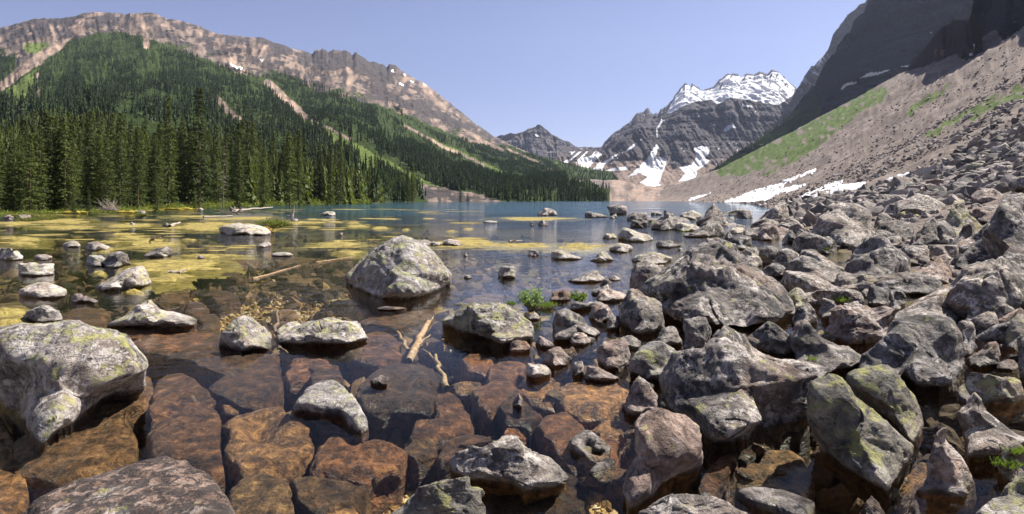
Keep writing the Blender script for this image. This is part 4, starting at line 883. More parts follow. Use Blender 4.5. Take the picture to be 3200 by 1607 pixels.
# rocks of the right shore: crop, box, shape, material, label
R_ = [
 ('R', 75, 348, 290, 465, 'peak', 'rock', 'tan-grey peaked boulder left in the row at the mouth of the bay'), ('R', 380, 305, 592, 435, 'peak', 'dark', 'black ragged boulder with a steep right side at the mouth of the bay'),
 ('R', 270, 340, 412, 400, 'dome', 'pale', 'pale flat rock between the tan peaked and the black ragged boulder'), ('R', 242, 415, 405, 475, 'wl', 'pale', 'low pale rock with yellow moss below the black ragged boulder'),
 ('R', 290, 418, 555, 510, 'wr', 'dark', 'dark slab with a bright mossy hollow in the bay'), ('R', 652, 333, 750, 393, 'block', 'dark', 'dark square rock alone in the blue bay'),
 ('R', 750, 290, 1000, 455, 'wr', 'rock', 'slanted grey boulder at the right side of the blue bay'), ('R', 742, 430, 925, 532, 'wr', 'pink', 'smooth tan slab dipping into the bay'),
 ('R', 108, 540, 270, 588, 'wl', 'dark', 'small dark rock with white top in the purple shallows'), ('R', 600, 452, 708, 492, 'flat', 'pale', 'low white rock in the middle of the bay'),
 ('R', 565, 477, 625, 527, 'peak', 'dark', 'small dark pyramid rock in the bay'), ('R', 590, 508, 750, 592, 'dome', 'dark', 'dark domed rock behind the largest dark boulder'),
 ('R', 448, 520, 550, 575, 'block', 'rock', 'small grey rock on the far side of the largest dark boulder'), ('R', 355, 568, 430, 605, 'flat', 'rock', 'little flat grey rock at the back of the largest dark boulder'),
 ('R', 905, 390, 1105, 500, 'dome', 'rock', 'rough grey rock above the tan slab'), ('R', 985, 470, 1105, 560, 'wl', 'dark', 'dark grey broken rock in front of the rough one'),
 ('R', 1020, 480, 1305, 620, 'dome', 'rock', 'cracked brown-grey rock with orange lichen on its right end'), ('R', 1125, 305, 1610, 575, 'dome', 'rock', 'huge rounded grey boulder high on the right with a shaded left half'),
 ('R', 1570, 360, 1700, 470, 'dome', 'dark', 'dark rounded boulder right of the huge rounded one'), ('R', 1585, 400, 1830, 525, 'block', 'dark', 'split dark green-grey boulder below the dark rounded one'),
 ('R', 1700, 233, 2060, 370, 'flat', 'rock', 'wide sloping slab boulder on the upper right'), ('R', 1575, 270, 1690, 345, 'block', 'dark', 'dark angular boulder left of the wide sloping slab'),
 ('R', 1705, 112, 1870, 228, 'block', 'rock', 'flat-topped table boulder standing out above the rubble'), ('R', 1875, 105, 1990, 170, 'wr', 'dark', 'dark slanted block right of the table boulder'),
 ('R', 1190, 210, 1265, 285, 'tall', 'dark', 'dark square block in front of the snow'), ('R', 1300, 205, 1375, 260, 'dome', 'dark', 'dark rock at the snow edge right of the square block'), ('R', 1358, 200, 1450, 260, 'wl', 'dark', 'dark grey wedge at the snow edge'),
 ('R', 1115, 265, 1200, 312, 'dome', 'dark', 'low dark rock left of the square block'), ('R', 1440, 265, 1530, 325, 'block', 'rock', 'grey block under the dark grey wedge'),
 ('R', 985, 280, 1130, 370, 'peak', 'rock', 'pointed grey rock above the rough grey rock'), ('R', 1030, 355, 1190, 420, 'flat', 'rock', 'light flat rock left of the huge rounded boulder'),
 ('R', 2150, 213, 2220, 262, 'dome', 'rock', 'small round light rock below the rubble'), ('R', 2225, 192, 2440, 275, 'flat', 'pink', 'reddish brown flat boulder below the rubble'),
 ('R', 1990, 275, 2310, 520, 'peak', 'yellow', 'tall pointed boulder with a pale green ridge'), ('R', 1780, 385, 2000, 580, 'wr', 'rock', 'slanted brown-grey boulder left of the tall pointed one'),
 ('R', 1950, 415, 2120, 560, 'dome', 'rock', 'brown boulder leaning on the tall pointed one'), ('R', 2070, 395, 2250, 600, 'wr', 'dark', 'dark upright slab below the tall pointed boulder'),
 ('R', 2320, 240, 2760, 740, 'dome', 'dark', 'gigantic dark boulder at the right edge of the photo'), ('R', 2135, 415, 2400, 620, 'wr', 'dark', 'dark smooth boulder leaning against the gigantic one'),
 ('R', 2240, 290, 2560, 420, 'flat', 'pink', 'broad tan slab behind the gigantic dark boulder'), ('R', 2120, 530, 2520, 735, 'peak', 'dark', 'rugged dark pyramid boulder in front of the gigantic one'),
 ('R', 1390, 530, 1810, 815, 'dome', 'rock', 'big rounded boulder with a light patch on its front, centre of the right shore'), ('R', 1760, 570, 1950, 700, 'block', 'dark', 'dark mossy block right of the big rounded boulder'),
 ('R', 1940, 560, 2130, 670, 'block', 'rock', 'square brown-grey boulder with a flat top'), ('R', 1820, 505, 1870, 590, 'dome', 'dark', 'small dark round rock above the dark mossy block'),
 ('R', 1630, 510, 1780, 580, 'flat', 'rock', 'flat grey rock behind the big rounded boulder'), ('R', 1400, 505, 1560, 600, 'wr', 'rock', 'slanted grey rock at the top left of the big rounded boulder'),
 ('R', 800, 585, 930, 700, 'tall', 'rock', 'striped grey rock standing right of the largest dark boulder'), ('R', 900, 600, 1070, 710, 'dome', 'dark', 'dark wedge rock beside the striped grey rock'),
 ('R', 1000, 640, 1380, 815, 'wl', 'rock', 'long brown ridge-shaped boulder in the middle of the right shore'), ('R', 1080, 608, 1400, 760, 'wl', 'rock', 'long grey boulder just behind the brown ridge-shaped one'),
 ('R', 820, 700, 985, 785, 'dome', 'dark', 'dark wet rock right of the largest dark boulder'), ('R', 680, 585, 810, 650, 'flat', 'pale', 'smooth light rock behind the shoulder of the largest dark boulder'),
 ('R', 700, 640, 815, 720, 'dome', 'pale', 'light cracked rock beside the smooth light one'), ('R', 1315, 752, 1515, 880, 'block', 'rock', 'angular grey block rock under the big rounded boulder'),
 ('R', 965, 755, 1530, 960, 'wl', 'rock', 'very long tan boulder sloping to the right with grass below it'), ('R', 1585, 755, 2010, 890, 'dome', 'dark', 'long dark hump boulder with green lichen front'),
 ('R', 1810, 650, 2110, 830, 'wr', 'pink', 'tan cracked slab sloping up to the right'), ('R', 2060, 680, 2700, 1130, 'flat', 'rock', 'vast flat-topped boulder at the right edge with a long crack'),
 ('R', 1710, 840, 2160, 1080, 'wr', 'rock', 'large wedge boulder with a pale sloping top in front of the vast flat-topped one'), ('R', 1530, 845, 1680, 970, 'block', 'dark', 'dark broken block between the long hump and the long tan boulder'),
 ('R', 1660, 880, 1780, 1000, 'tall', 'dark', 'thin dark slab standing left of the large wedge boulder'), ('R', 1480, 860, 1560, 920, 'flat', 'rock', 'small grey stone beside the dark broken block'),
 ('R', 980, 860, 1130, 990, 'dome', 'yellow', 'mossy yellowish rock at the left end of the very long tan boulder'), ('R', 1015, 970, 1195, 1110, 'dome', 'rock', 'grey rock with a tiny waterfall at its foot'),
 ('R', 1185, 935, 1500, 1060, 'wl', 'rock', 'flat-topped brown rock behind the golden-brown boulder'), ('R', 1190, 965, 1710, 1215, 'dome', 'pink', 'golden-brown domed boulder with a mossy base'),
 ('R', -60, 690, 175, 900, 'dome', 'rock', 'light grey rock tucked behind the left side of the largest dark boulder'), ('R', -90, 905, 150, 1150, 'dome', 'rock', 'rounded grey rock left of the small upright block'),
 ('R', 302, 1062, 482, 1290, 'tall', 'rock', 'small upright block stone with a bright top and a dark left face'), ('R', 110, 1120, 280, 1250, 'dome', 'rock', 'grey mottled stone left of the upright block stone'),
 ('BR', 700, 30, 1050, 220, 'dome', 'dark', 'dark domed boulder behind the long dark boulder'), ('BR', 1010, 10, 1500, 320, 'wl', 'rock', 'tan ridge boulder right of the dark domed one'),
 ('BR', 2100, 10, 2250, 220, 'block', 'rock', 'grey block joined to the right of the great square boulder'), ('BR', 2165, 150, 2400, 310, 'wr', 'dark', 'slanted grey rock in the dark hollow at the right'),
 ('BR', 2440, -20, 2650, 190, 'dome', 'yellow', 'lichened boulder at the right edge above the dark hollow'), ('BR', 2510, 110, 2700, 420, 'dome', 'rock', 'grey boulder cut by the right edge of the photo'),
 ('BR', 2140, 340, 2560, 560, 'dome', 'yellow', 'grey-green lumpy boulder right of the dark pool'), ('BR', 2150, 495, 2700, 880, 'wl', 'rock', 'big grey lichened boulder at the lower right edge'),
 ('BR', 1830, 730, 2230, 1140, 'peak', 'pink', 'arched layered boulder with a pink wet foot'), ('BR', 2240, 960, 2750, 1400, 'wr', 'yellow', 'pale green lichened boulder in the bottom right corner'),
 ('BR', 2380, 820, 2620, 1060, 'dome', 'yellow', 'moss-covered rock near the right edge'), ('BR', 2380, 265, 2520, 330, 'flat', 'rust', 'small rusty brown slab in the dark hollow'),
]
for i, (c, x0, y0, x1, y1, sh, mt, lb) in enumerate(R_):
    gx_, gy_ = (x1 - x0) * .05, (y1 - y0) * .07
    rock(B(c, x0 - gx_, y0 - gy_, x1 + gx_, y1 + gy_), lb, mt, 'auto', sh, thick=.9, seed=500 + i, group=GB, bury=.35)
# submerged stones: outline, top height, thickness, material, label
S_ = [
 ('BL', [(920, 340), (1000, 370), (1020, 500), (940, 600), (900, 860), (700, 940), (400, 1000), (200, 940), (100, 760), (260, 820), (340, 760), (480, 690), (700, 500)], -.10, .5, 'sub', 'brown underwater flank in front of the huge left boulder'),
 ('BL', [(1060, 370), (1130, 335), (1230, 335), (1320, 400), (1400, 470), (1440, 560), (1480, 700), (1460, 830), (1505, 1000), (1420, 1010), (1300, 940), (1180, 880), (1030, 880), (1000, 700), (995, 560), (1030, 450)], -.10, .5, 'rust', 'rusty brown submerged slab right of the huge left boulder'),
 ('BL', [(1490, 680), (1560, 620), (1700, 580), (1850, 550), (1950, 600), (2100, 730), (2080, 850), (1950, 960), (1750, 1010), (1600, 980), (1520, 860)], -.10, .5, 'sub', 'reddish black submerged block, square, at lower left'),
 ('BL', [(1130, 240), (1260, 170), (1400, 90), (1530, 60), (1640, 120), (1780, 190), (1850, 240), (1860, 430), (1780, 510), (1600, 500), (1400, 420), (1240, 330)], -.05, .5, 'sub', 'big brown submerged slab under the white rounded rock'),
 ('BL', [(700, 50), (1000, 40), (1300, 20), (1440, 100), (1330, 180), (1150, 200), (950, 180), (800, 110)], -.06, .45, 'sub', 'brown underwater skirt of the triangular pale rock'),
 ('BL', [(1530, 1090), (1640, 1020), (1760, 990), (1900, 1050), (1970, 1170), (1960, 1320), (1560, 1330), (1520, 1200)], -.08, .5, 'sub', 'olive brown submerged rock at the bottom left'),
 ('BL', [(1930, 1030), (2080, 1020), (2345, 1060), (2450, 1110), (2340, 1230), (2150, 1260), (1990, 1160)], -.10, .5, 'blackbrown', 'dark submerged rock left of the golden gravel'),
 ('BL', [(1980, 600), (2050, 560), (2200, 550), (2345, 590), (2400, 680), (2300, 760), (2140, 720)], -.12, .45, 'blackbrown', 'black submerged rock under the white and orange rock'),
 ('BL', [(2120, 830), (2200, 760), (2350, 760), (2560, 790), (2700, 850), (2640, 940), (2500, 1000), (2400, 1030), (2200, 1040), (2090, 990)], -.10, .5, 'sub', 'broad rust-spotted submerged rock above the golden gravel'),
 ('BL', [(1450, 530), (1500, 480), (1600, 490), (1660, 540), (1600, 600), (1500, 600)], -.22, .3, 'sub', 'small pale tan submerged stone between the slabs'),
 ('BL', [(1890, 130), (1980, 120), (2040, 190), (1960, 240), (1880, 230)], -.2, .3, 'rust', 'small reddish submerged stone right of the upright branch'),
 ('BL', [(1880, 260), (2000, 210), (2120, 220), (2260, 300), (2100, 350), (1920, 380)], -.16, .35, 'rust', 'salmon-brown submerged stone right of the big brown slab'),
 ('BL', [(-60, 560), (20, 640), (150, 900), (180, 1100), (160, 1300), (-80, 1300)], -.2, .4, 'sub', 'olive submerged rock in the bottom left corner'),
 ('BM', [(130, 170), (250, 100), (400, 60), (500, 90), (540, 170), (500, 240), (400, 270), (250, 240)], -.07, .45, 'sub', 'brown submerged rock beside the white-grey rock'),
 ('BM', [(250, 450), (340, 340), (450, 290), (600, 265), (720, 290), (800, 370), (800, 450), (720, 540), (500, 540), (390, 560), (290, 520)], -.04, .5, 'blackbrown', 'big round blackish submerged rock with a small pink stone on top'),
 ('BM', [(770, 470), (880, 460), (950, 540), (1010, 640), (990, 740), (850, 760), (700, 760), (600, 760), (640, 640), (760, 600)], -.12, .5, 'sub', 'brown submerged rock with two lobes in the centre'),
 ('BM', [(870, 420), (960, 400), (1080, 410), (1050, 460), (920, 470)], -.16, .3, 'sub', 'small flat submerged stone above the two-lobed one'),
 ('BM', [(1005, 460), (1140, 400), (1260, 390), (1330, 440), (1340, 500), (1180, 560), (1140, 620), (1070, 560)], -.1, .45, 'sub', 'grey-brown submerged rock in the centre'),
 ('BM', [(1170, 570), (1280, 500), (1360, 520), (1430, 570), (1480, 630), (1400, 690), (1240, 660)], -.08, .45, 'blackbrown', 'dark submerged rock under the small dark tip'),
 ('BM', [(1225, 740), (1270, 660), (1380, 630), (1430, 690), (1360, 760), (1250, 790)], -.18, .4, 'sub', 'oval olive-brown submerged rock right of the amber stone'),
 ('BM', [(1440, 680), (1500, 620), (1640, 590), (1700, 640), (1790, 720), (1810, 800), (1740, 880), (1760, 940), (1640, 940), (1560, 850), (1480, 770)], -.04, .45, 'sub', 'ridged brown submerged slab with one bright edge above water'),
 ('BM', [(945, 250), (1000, 215), (1090, 220), (1160, 270), (1100, 330), (980, 320)], -.12, .4, 'sub', 'rounded brown submerged rock behind the small amber gravel'),
 ('BM', [(1130, 310), (1190, 270), (1330, 260), (1380, 300), (1280, 390), (1120, 390)], -.12, .4, 'sub', 'brown submerged slab left of the flat-topped white rock'),
 ('BM', [(1320, 420), (1400, 370), (1560, 360), (1620, 420), (1570, 560), (1450, 550), (1340, 480)], -.12, .4, 'sub', 'brown submerged rock under the flat-topped white rock'),
 ('BM', [(1600, 440), (1680, 405), (1850, 400), (2040, 380), (2090, 450), (1990, 520), (1900, 600), (1740, 610), (1600, 520)], -.06, .4, 'rust', 'wide tan submerged slab with a pale chip on it'),
 ('BM', [(1880, 480), (1960, 430), (2100, 440), (2080, 560), (1960, 580), (1890, 560)], -.14, .4, 'sub', 'brown submerged stone joined to the wide tan slab'),
 ('BM', [(1820, 710), (1900, 660), (2080, 660), (2100, 720), (1960, 760), (1840, 750)], -.12, .35, 'rust', 'small orange-brown submerged slab left of the upright boulder'),
 ('BM', [(1750, 840), (1800, 770), (1900, 755), (1990, 790), (1960, 900), (1840, 900)], -.1, .4, 'sub', 'round olive submerged rock left of the upright boulder'),
 ('BM', [(790, 880), (840, 790), (930, 745), (1100, 750), (1180, 790), (960, 820), (880, 930), (820, 960)], -.12, .45, 'sub', 'curved brown submerged rock behind the low grey boulder'),
 ('BM', [(540, 860), (620, 770), (760, 780), (780, 870), (650, 920)], -.16, .4, 'blackbrown', 'dark rusty submerged rock above the golden gravel'),
 ('BM', [(1110, 1060), (1300, 1130), (1500, 1120), (1640, 1060), (1560, 940), (1680, 980), (1760, 1080), (1750, 1200), (1600, 1280), (1250, 1290), (1120, 1200)], -.14, .5, 'blackbrown', 'dark submerged body of the low grey boulder at lower centre'),
 ('BM', [(0, 1060), (200, 1050), (260, 1110), (200, 1190), (20, 1190)], -.16, .4, 'blackbrown', 'blackish submerged rock left of the golden gravel'),
 ('BM', [(20, 1240), (220, 1220), (280, 1300), (20, 1320)], -.14, .4, 'sub', 'dark brown submerged rock at the bottom edge left of the gravel'),
 ('BM', [(-50, 430), (60, 400), (150, 380), (130, 330), (0, 260), (-90, 300)], -.12, .4, 'rust', 'reddish submerged rock above the white and orange rock'),
 ('BR', [(650, 1060), (700, 960), (850, 860), (1000, 850), (1090, 900), (1140, 1010), (1150, 1120), (1000, 1130), (780, 1100)], -.05, .4, 'rust', 'big smooth pinkish brown submerged slab at lower right'),
 ('BR', [(380, 1110), (430, 1000), (540, 900), (650, 840), (660, 880), (560, 1040), (480, 1120)], -.1, .35, 'rust', 'thin brown submerged splinter rock left of the smooth slab'),
 ('BR', [(520, 790), (800, 740), (1110, 670), (1110, 700), (960, 800), (760, 900), (560, 880)], -.1, .35, 'blackbrown', 'dark olive ledge under water below the glittering black boulder'),
 ('BR', [(1700, 1180), (1760, 1040), (1880, 920), (1960, 960), (1900, 1040), (1800, 1120)], -.1, .4, 'sub', 'brown submerged rock at the tip of the tilted slab'),
 ('BR', [(540, 60), (700, 45), (880, 50), (760, 110), (560, 90)], -.08, .3, 'rust', 'orange-brown ledge in the pool under the largest dark boulder'),
 ('L', [(1100, 780), (1180, 725), (1330, 720), (1420, 690), (1350, 790), (1200, 810)], -.05, .3, 'rust', 'flat orange submerged slab in the left shallows'),
 ('L', [(1340, 830), (1380, 790), (1480, 800), (1530, 850), (1440, 890), (1360, 880)], .02, .35, 'rust', 'dark orange rock with a wet black top in the left shallows'),
 ('L', [(1470, 760), (1560, 710), (1680, 720), (1750, 760), (1600, 795)], -.08, .3, 'sub', 'brown submerged slab beside the pale gravel'),
 ('L', [(1640, 500), (1780, 480), (1890, 490), (1790, 540), (1660, 540)], -.08, .3, 'sub', 'brown submerged slab behind the mat edge'),
 ('L', [(1600, 600), (1700, 570), (1810, 600), (1720, 625)], -.05, .3, 'rust', 'orange submerged stone at the right end of the large algae mat'),
 ('L', [(2010, 490), (2150, 470), (2300, 490), (2180, 515)], -.08, .3, 'sub', 'brown submerged slab under the low white rock'),
 ('L', [(2040, 620), (2180, 590), (2340, 620), (2240, 655), (2100, 650)], -.08, .3, 'rust', 'brown submerged slab left of the pyramid boulder'),
 ('L', [(1600, 900), (1590, 880), (1420, 900), (1450, 1000), (1480, 1060), (1580, 1000)], -.14, .3, 'blackbrown', 'dark green submerged rock left of the white rounded rock'),
 ('L', [(440, 870), (640, 830), (820, 870), (740, 960), (600, 1000), (420, 960)], -.06, .4, 'sub', 'olive brown submerged rock between the huge boulder and the triangular one'),
 ('M', [(1040, 790), (1110, 740), (1240, 730), (1340, 745), (1300, 800), (1160, 810)], -.1, .3, 'sub', 'pinkish submerged slab under the purple reflection'),
 ('M', [(1700, 720), (1800, 690), (1960, 710), (1900, 740), (1760, 750)], -.12, .3, 'sub', 'flat submerged slab behind the leafy bush'),
 ('M', [(300, 940), (420, 880), (640, 870), (820, 850), (760, 930), (520, 980)], -.14, .3, 'sub', 'wide brown submerged rock in front of the pyramid boulder'),
]
for i, (c, pl, zt, T, mt, lb) in enumerate(S_):
    rock(cv(c, pl), lb, mt, 'flat', zt=zt * .55 - .01, T=T + .1, seed=900 + i, group=GS)
# ------------------------------------------------------------------ smaller stones
VAR = []
for k in range(14):
    r = np.random.default_rng(3000 + k)
    sh = ['dome', 'block', 'peak', 'flat', 'tall', 'wl', 'wr'][k % 7]
    pl = [((p[0] - .5) * 2, (p[1] - .5) * 1.5) for p in outline((0, 0, 1, 1), sh, r)]; pl = [(a, -b) for a, b in pl]
    th, R = polar(pl, np.array([0, 0])); P, f = rock_body(th, R, r.uniform(.6, .95), 3000 + k, 4, n=3, cuts=16)
    me = mk_mesh('stone', P * .5, f); me.materials.append(M[['rock', 'dark', 'rock', 'dark', 'yellow', 'pink', 'rock'][k % 7]]); VAR.append(me)
    if k % 2: pass
def stone(x, y, s, label, group, z=None, sq=.75):
    o = bpy.data.objects.new('stone', random.choice(VAR)); COL.objects.link(o)
    g = float(ground_z(x, y)) if z is None else z
    o.location = (x, y, g + s * .12); o.scale = (s * random.uniform(.8, 1.3), s * random.uniform(.8, 1.2), s * sq * random.uniform(.7, 1.2))
    o.rotation_euler = (random.uniform(-.5, .5), random.uniform(-.5, .5), random.uniform(0, 6.3))
    tag(o, label, 'rock', group); return o
n = 0
while n < 215:                      # second size of boulders filling the shore between the big ones
    y = 6 * (11 ** random.random()); t = random.uniform(-.3, 1) ; x = float(lerp(XS, y)) + (t * (2 + y * .75))
    px, py = proj(x, y, float(ground_z(x, y)))
    if px > 3330 or px < 1850: continue
    if any(b_[0] + 4 < px < b_[2] - 4 and b_[1] < py < b_[3] - 2 for b_ in OCC if b_[2] - b_[0] > 55): continue
    s = random.uniform(.45, 1.25) * (.55 + y * .032)
    stone(x, y, s, 'rough stone wedged among the larger boulders of the right shore', 'loose stones wedged among the boulders'); n += 1
n = 0
while n < 45:                       # stones in the water around the boulders
    px = random.uniform(1350, 2500); py = random.uniform(760, 1500); d = H * F / (py - HOR)
    x = (px - CX) / F * d
    if x > lerp(XS, d) + .5 or (px < 1700 and py > 1150): continue
    stone(x, d, random.uniform(.10, .32), 'small mottled stone in the shallows among the larger rocks', 'small stones in the shallows', z=random.uniform(-.14, -.04)); n += 1
def chips(name, P_, mat, label, seed, sub=1, flat=.65, kind='stuff'):
    r = np.random.default_rng(seed); v, f = ico(sub); P_ = np.array(P_); N = len(P_)
    S = P_[:, 3][:, None, None] * r.uniform(.55, 1.35, (N, 1, 3)) * np.array([1, 1, flat])
    of = r.uniform(0, 90, (N, 1)); lump = fbm(v[None, :, 0] * 1.3 + of, v[None, :, 1] * 1.3 + of * .7, v[None, :, 2] * 1.3, 2, .4)[..., None] if sub > 1 else r.normal(0, .16, (N, len(v), 1))
    V = v[None] * S * (1 + lump * (.5 if sub > 1 else 1))
    # random turn
    q = r.normal(0, 1, (N, 4)); q[:, 1:3] *= .5; q /= np.linalg.norm(q, axis=1)[:, None]; a, b, c, d = q.T
    Rm = np.stack([np.stack([1 - 2 * (c * c + d * d), 2 * (b * c - a * d), 2 * (b * d + a * c)], -1), np.stack([2 * (b * c + a * d), 1 - 2 * (b * b + d * d), 2 * (c * d - a * b)], -1),
                   np.stack([2 * (b * d - a * c), 2 * (c * d + a * b), 1 - 2 * (b * b + c * c)], -1)], 1)
    V = np.einsum('nij,nkj->nki', Rm, V) + P_[:, None, :3]
    Fc = (f[None] + np.arange(N)[:, None, None] * len(v)).reshape(-1, 3)
    rc = np.repeat(r.random((N, 1, 3)), len(v), 1).reshape(-1, 3)
    return add(name, mk_mesh(name, V.reshape(-1, 3), Fc, smooth=False, cols={'mask': rc}), mat, label=label, kind=kind)
def chip_mat(name, stops, under=None):
    m = NT(name); a, b, c = m.sep(m.attr('mask'))[:3]
    col = m.ramp(a, stops); col = m.mix(.7, col, m.ramp(m.noise(9, 6, .7), [(.3, (.45, .45, .45)), (.7, (1.35, 1.35, 1.35))]), 'MULTIPLY')
    if under: col = m.mix(m.rng(m.xyz()[2], .03, -.02), col, m.ramp(b, under))
    m.principled(col, .85, m.bump(m.noise(14, 5, .7), .5, .05), .3); return m.m
M['rubble'] = chip_mat('rubble', [(0, (.06, .055, .052)), (.5, (.17, .15, .135)), (.85, (.30, .26, .23)), (1, (.42, .37, .33))])
M['scree'] = chip_mat('scree', [(0, (.13, .108, .095)), (.5, (.24, .20, .175)), (1, (.42, .37, .33))])
M['gravel'] = chip_mat('gravel', [(0, (.10, .055, .02)), (.35, (.30, .18, .06)), (.7, (.46, .31, .12)), (1, (.48, .42, .30))])
M['bedstone'] = chip_mat('bed stones', [(0, (.02, .014, .01)), (.5, (.075, .045, .026)), (.9, (.17, .10, .05)), (1, (.34, .22, .10))])
r = np.random.default_rng(77)
def on_shore(n, y0, y1, t0, t1, s0, s1, bias=1.0, pw=1.0):
    y = y0 * (y1 / y0) ** r.random(n); t = t0 + (t1 - t0) * r.random(n) ** bias
    x = lerp(XS, y) + t * y * .8; z = ground_z(x, y); s = s0 * (s1 / s0) ** r.random(n) * (.5 + y * .012)
    px = CX + F * x / y; k = (px < 3500)
    return np.stack([x, y, z + s * .1, s], -1)[k]
chips('rubble', np.concatenate([on_shore(1300, 5, 40, -.03, 1.1, .08, .34), on_shore(3800, 38, 110, 0, .62, .22, .9), on_shore(1200, 38, 150, .4, 1.0, .15, .5)]), M['rubble'], 'dark broken rubble between and above the right shore boulders', 4, 2)
def scr(n, y0, y1, s0, s1, seed):
    r = np.random.default_rng(seed); y = y0 * (y1 / y0) ** r.random(n); px = r.uniform(1900, 3400, n); x = (px - CX) / F * y
    z = ground_z(x, y); t = x - lerp(XS, y); lim = H + (HOR - lerp(TOPL, px)) / F * y
    sx_, sy_ = proj(x, y, z); gg = inpoly(sx_, sy_, G1) | inpoly(sx_, sy_, G3)
    k = (t > .3) & (z < lim - .5) & (~gg | (r.random(n) < .06)) & (fbm(y * .05, t * .012, 3, 3) > r.uniform(-.7, .45, n)); s = s0 * (s1 / s0) ** (r.random(n) ** 1.6)
    return np.stack([x, y, z + s * .1, s], -1)[k]
chips('scree', np.concatenate([scr(22000, 50, 260, .12, .6, 5), scr(16000, 150, 700, .25, 1.0, 6)]), M['scree'], 'loose scree stones scattered down the right slope', 5, 1)
def on_bed(n, boxes, s0, s1, seed):
    r = np.random.default_rng(seed); o = []
    for c, x0, y0, x1, y1, m in boxes:
        (a, b), (d_, e) = cv(c, [(x0, y0), (x1, y1)]); k = int(n * m)
        px = r.uniform(a, d_, k); py = r.uniform(b, e, k); y = (H + .38) * F / (py - HOR); x = (px - CX) / F * y
        s = s0 * (s1 / s0) ** (r.random(k) ** 1.5); o.append(np.stack([x, y, ground_z(x, y) + s * .3, s], -1))
    o = np.concatenate(o)
    return o if s1 < .07 else o[((o[:, 0] + .92) ** 2 / .40 + (o[:, 1] - 4.3) ** 2 / .6 > 1) & ((o[:, 0] - .57) ** 2 / .05 + (o[:, 1] - 4.15) ** 2 / .2 > 1)]
chips('gravel', on_bed(1000, [('BM', 150, 850, 800, 1330, 3.6), ('BM', 1650, 950, 2000, 1330, 1.0), ('BL', 300, 700, 1000, 1000, 1.0), ('BL', -100, 700, 200, 1300, .6), ('BM', 50, 260, 400, 480, .8), ('BM', 450, 20, 900, 350, 1.0), ('L', 1200, 620, 2500, 1050, 6.0), ('BM', 1000, 600, 1250, 800, .3)], .015, .055, 8),
      M['gravel'], 'golden gravel on the lake bed', 8, 2, .6)
chips('bed stones', on_bed(1000, [('S', 550, 1040, 2100, 1600, .42), ('BR', 0, 300, 2558, 1300, .1)], .09, .25, 19), M['bedstone'], 'brown fist to head sized stones between the submerged slabs', 19, 3, .6)
chips('bed stones', on_bed(1000, [('S', -50, 900, 2300, 1620, 2.6), ('S', 0, 740, 2000, 950, 2.4), ('BR', 0, 300, 2558, 1300, .3)], .05, .22, 9), M['bedstone'], 'brown stones covering the lake bed between the larger rocks', 9, 2, .55)
# ------------------------------------------------------------------ algae mats
am = NT('algae')
ac = am.ramp(am.noise(2.2, 12, .85), [(.36, (.045, .04, .012)), (.45, (.16, .125, .03)), (.54, (.32, .255, .065)), (.66, (.48, .39, .15))])
am.principled(ac, .8, am.bump(am.noise(6, 9, .75), .8, .06), .3); M['algae'] = am.m
def mat_(c, x0, y0, x1, y1, label=None, seed=0, dome=.03, poly=None):
    r = np.random.default_rng(4000 + seed)
    (a, b), (d_, e) = cv(c, [(x0, y0), (x1, y1)])
    b = max(b, HOR + 12)
    yN, yF = H * F / (e - HOR), H * F / (b - HOR); px = (a + d_) / 2; yc_ = (yN + yF) / 2
    cx_ = (px - CX) / F * yc_; rx = (d_ - a) / 2 / F * yc_; ry = (yF - yN) / 2
    ng, mg = 96, 44; gx, gy = np.meshgrid(np.linspace(-1.25, 1.25, ng), np.linspace(-1.25, 1.25, mg)); sk = (px - CX) / F
    rad = np.hypot(gx, gy) ** 1.4; th = np.arctan2(gy, gx)
    WX_, WY_ = gx * rx, gy * ry; sc_ = 1.6 / max(ry, .15)
    hgt_ = .60 - rad + fbm(np.cos(th) * 1.4 + seed * 3.1, np.sin(th) * 1.4, seed, 4) * .5 + fbm(WX_ * sc_ * .8 + seed, WY_ * sc_ * 2, seed, 5, .65) * .95
    zz_ = np.clip(hgt_ * .055, -.07, .022) + fbm(WX_ * 3, WY_ * 5, seed + .5, 5, .7) * .03
    V = np.stack([WX_ + sk * WY_, WY_, zz_], -1).reshape(-1, 3); F4 = grid_faces(mg, ng)
    F3 = F4[(zz_.ravel()[F4] > -.05).any(1)]; used = np.unique(F3); rm = np.zeros(len(V), int); rm[used] = np.arange(len(used)); V = V[used]; F3 = rm[F3]
    add('algae_mat', mk_mesh('algae_mat', V, F3), M['algae'], loc=(cx_, yc_, 0), label=label or 'small yellow patch of floating algae on the left shallows', cat='algae mat', group='floating algae mats')
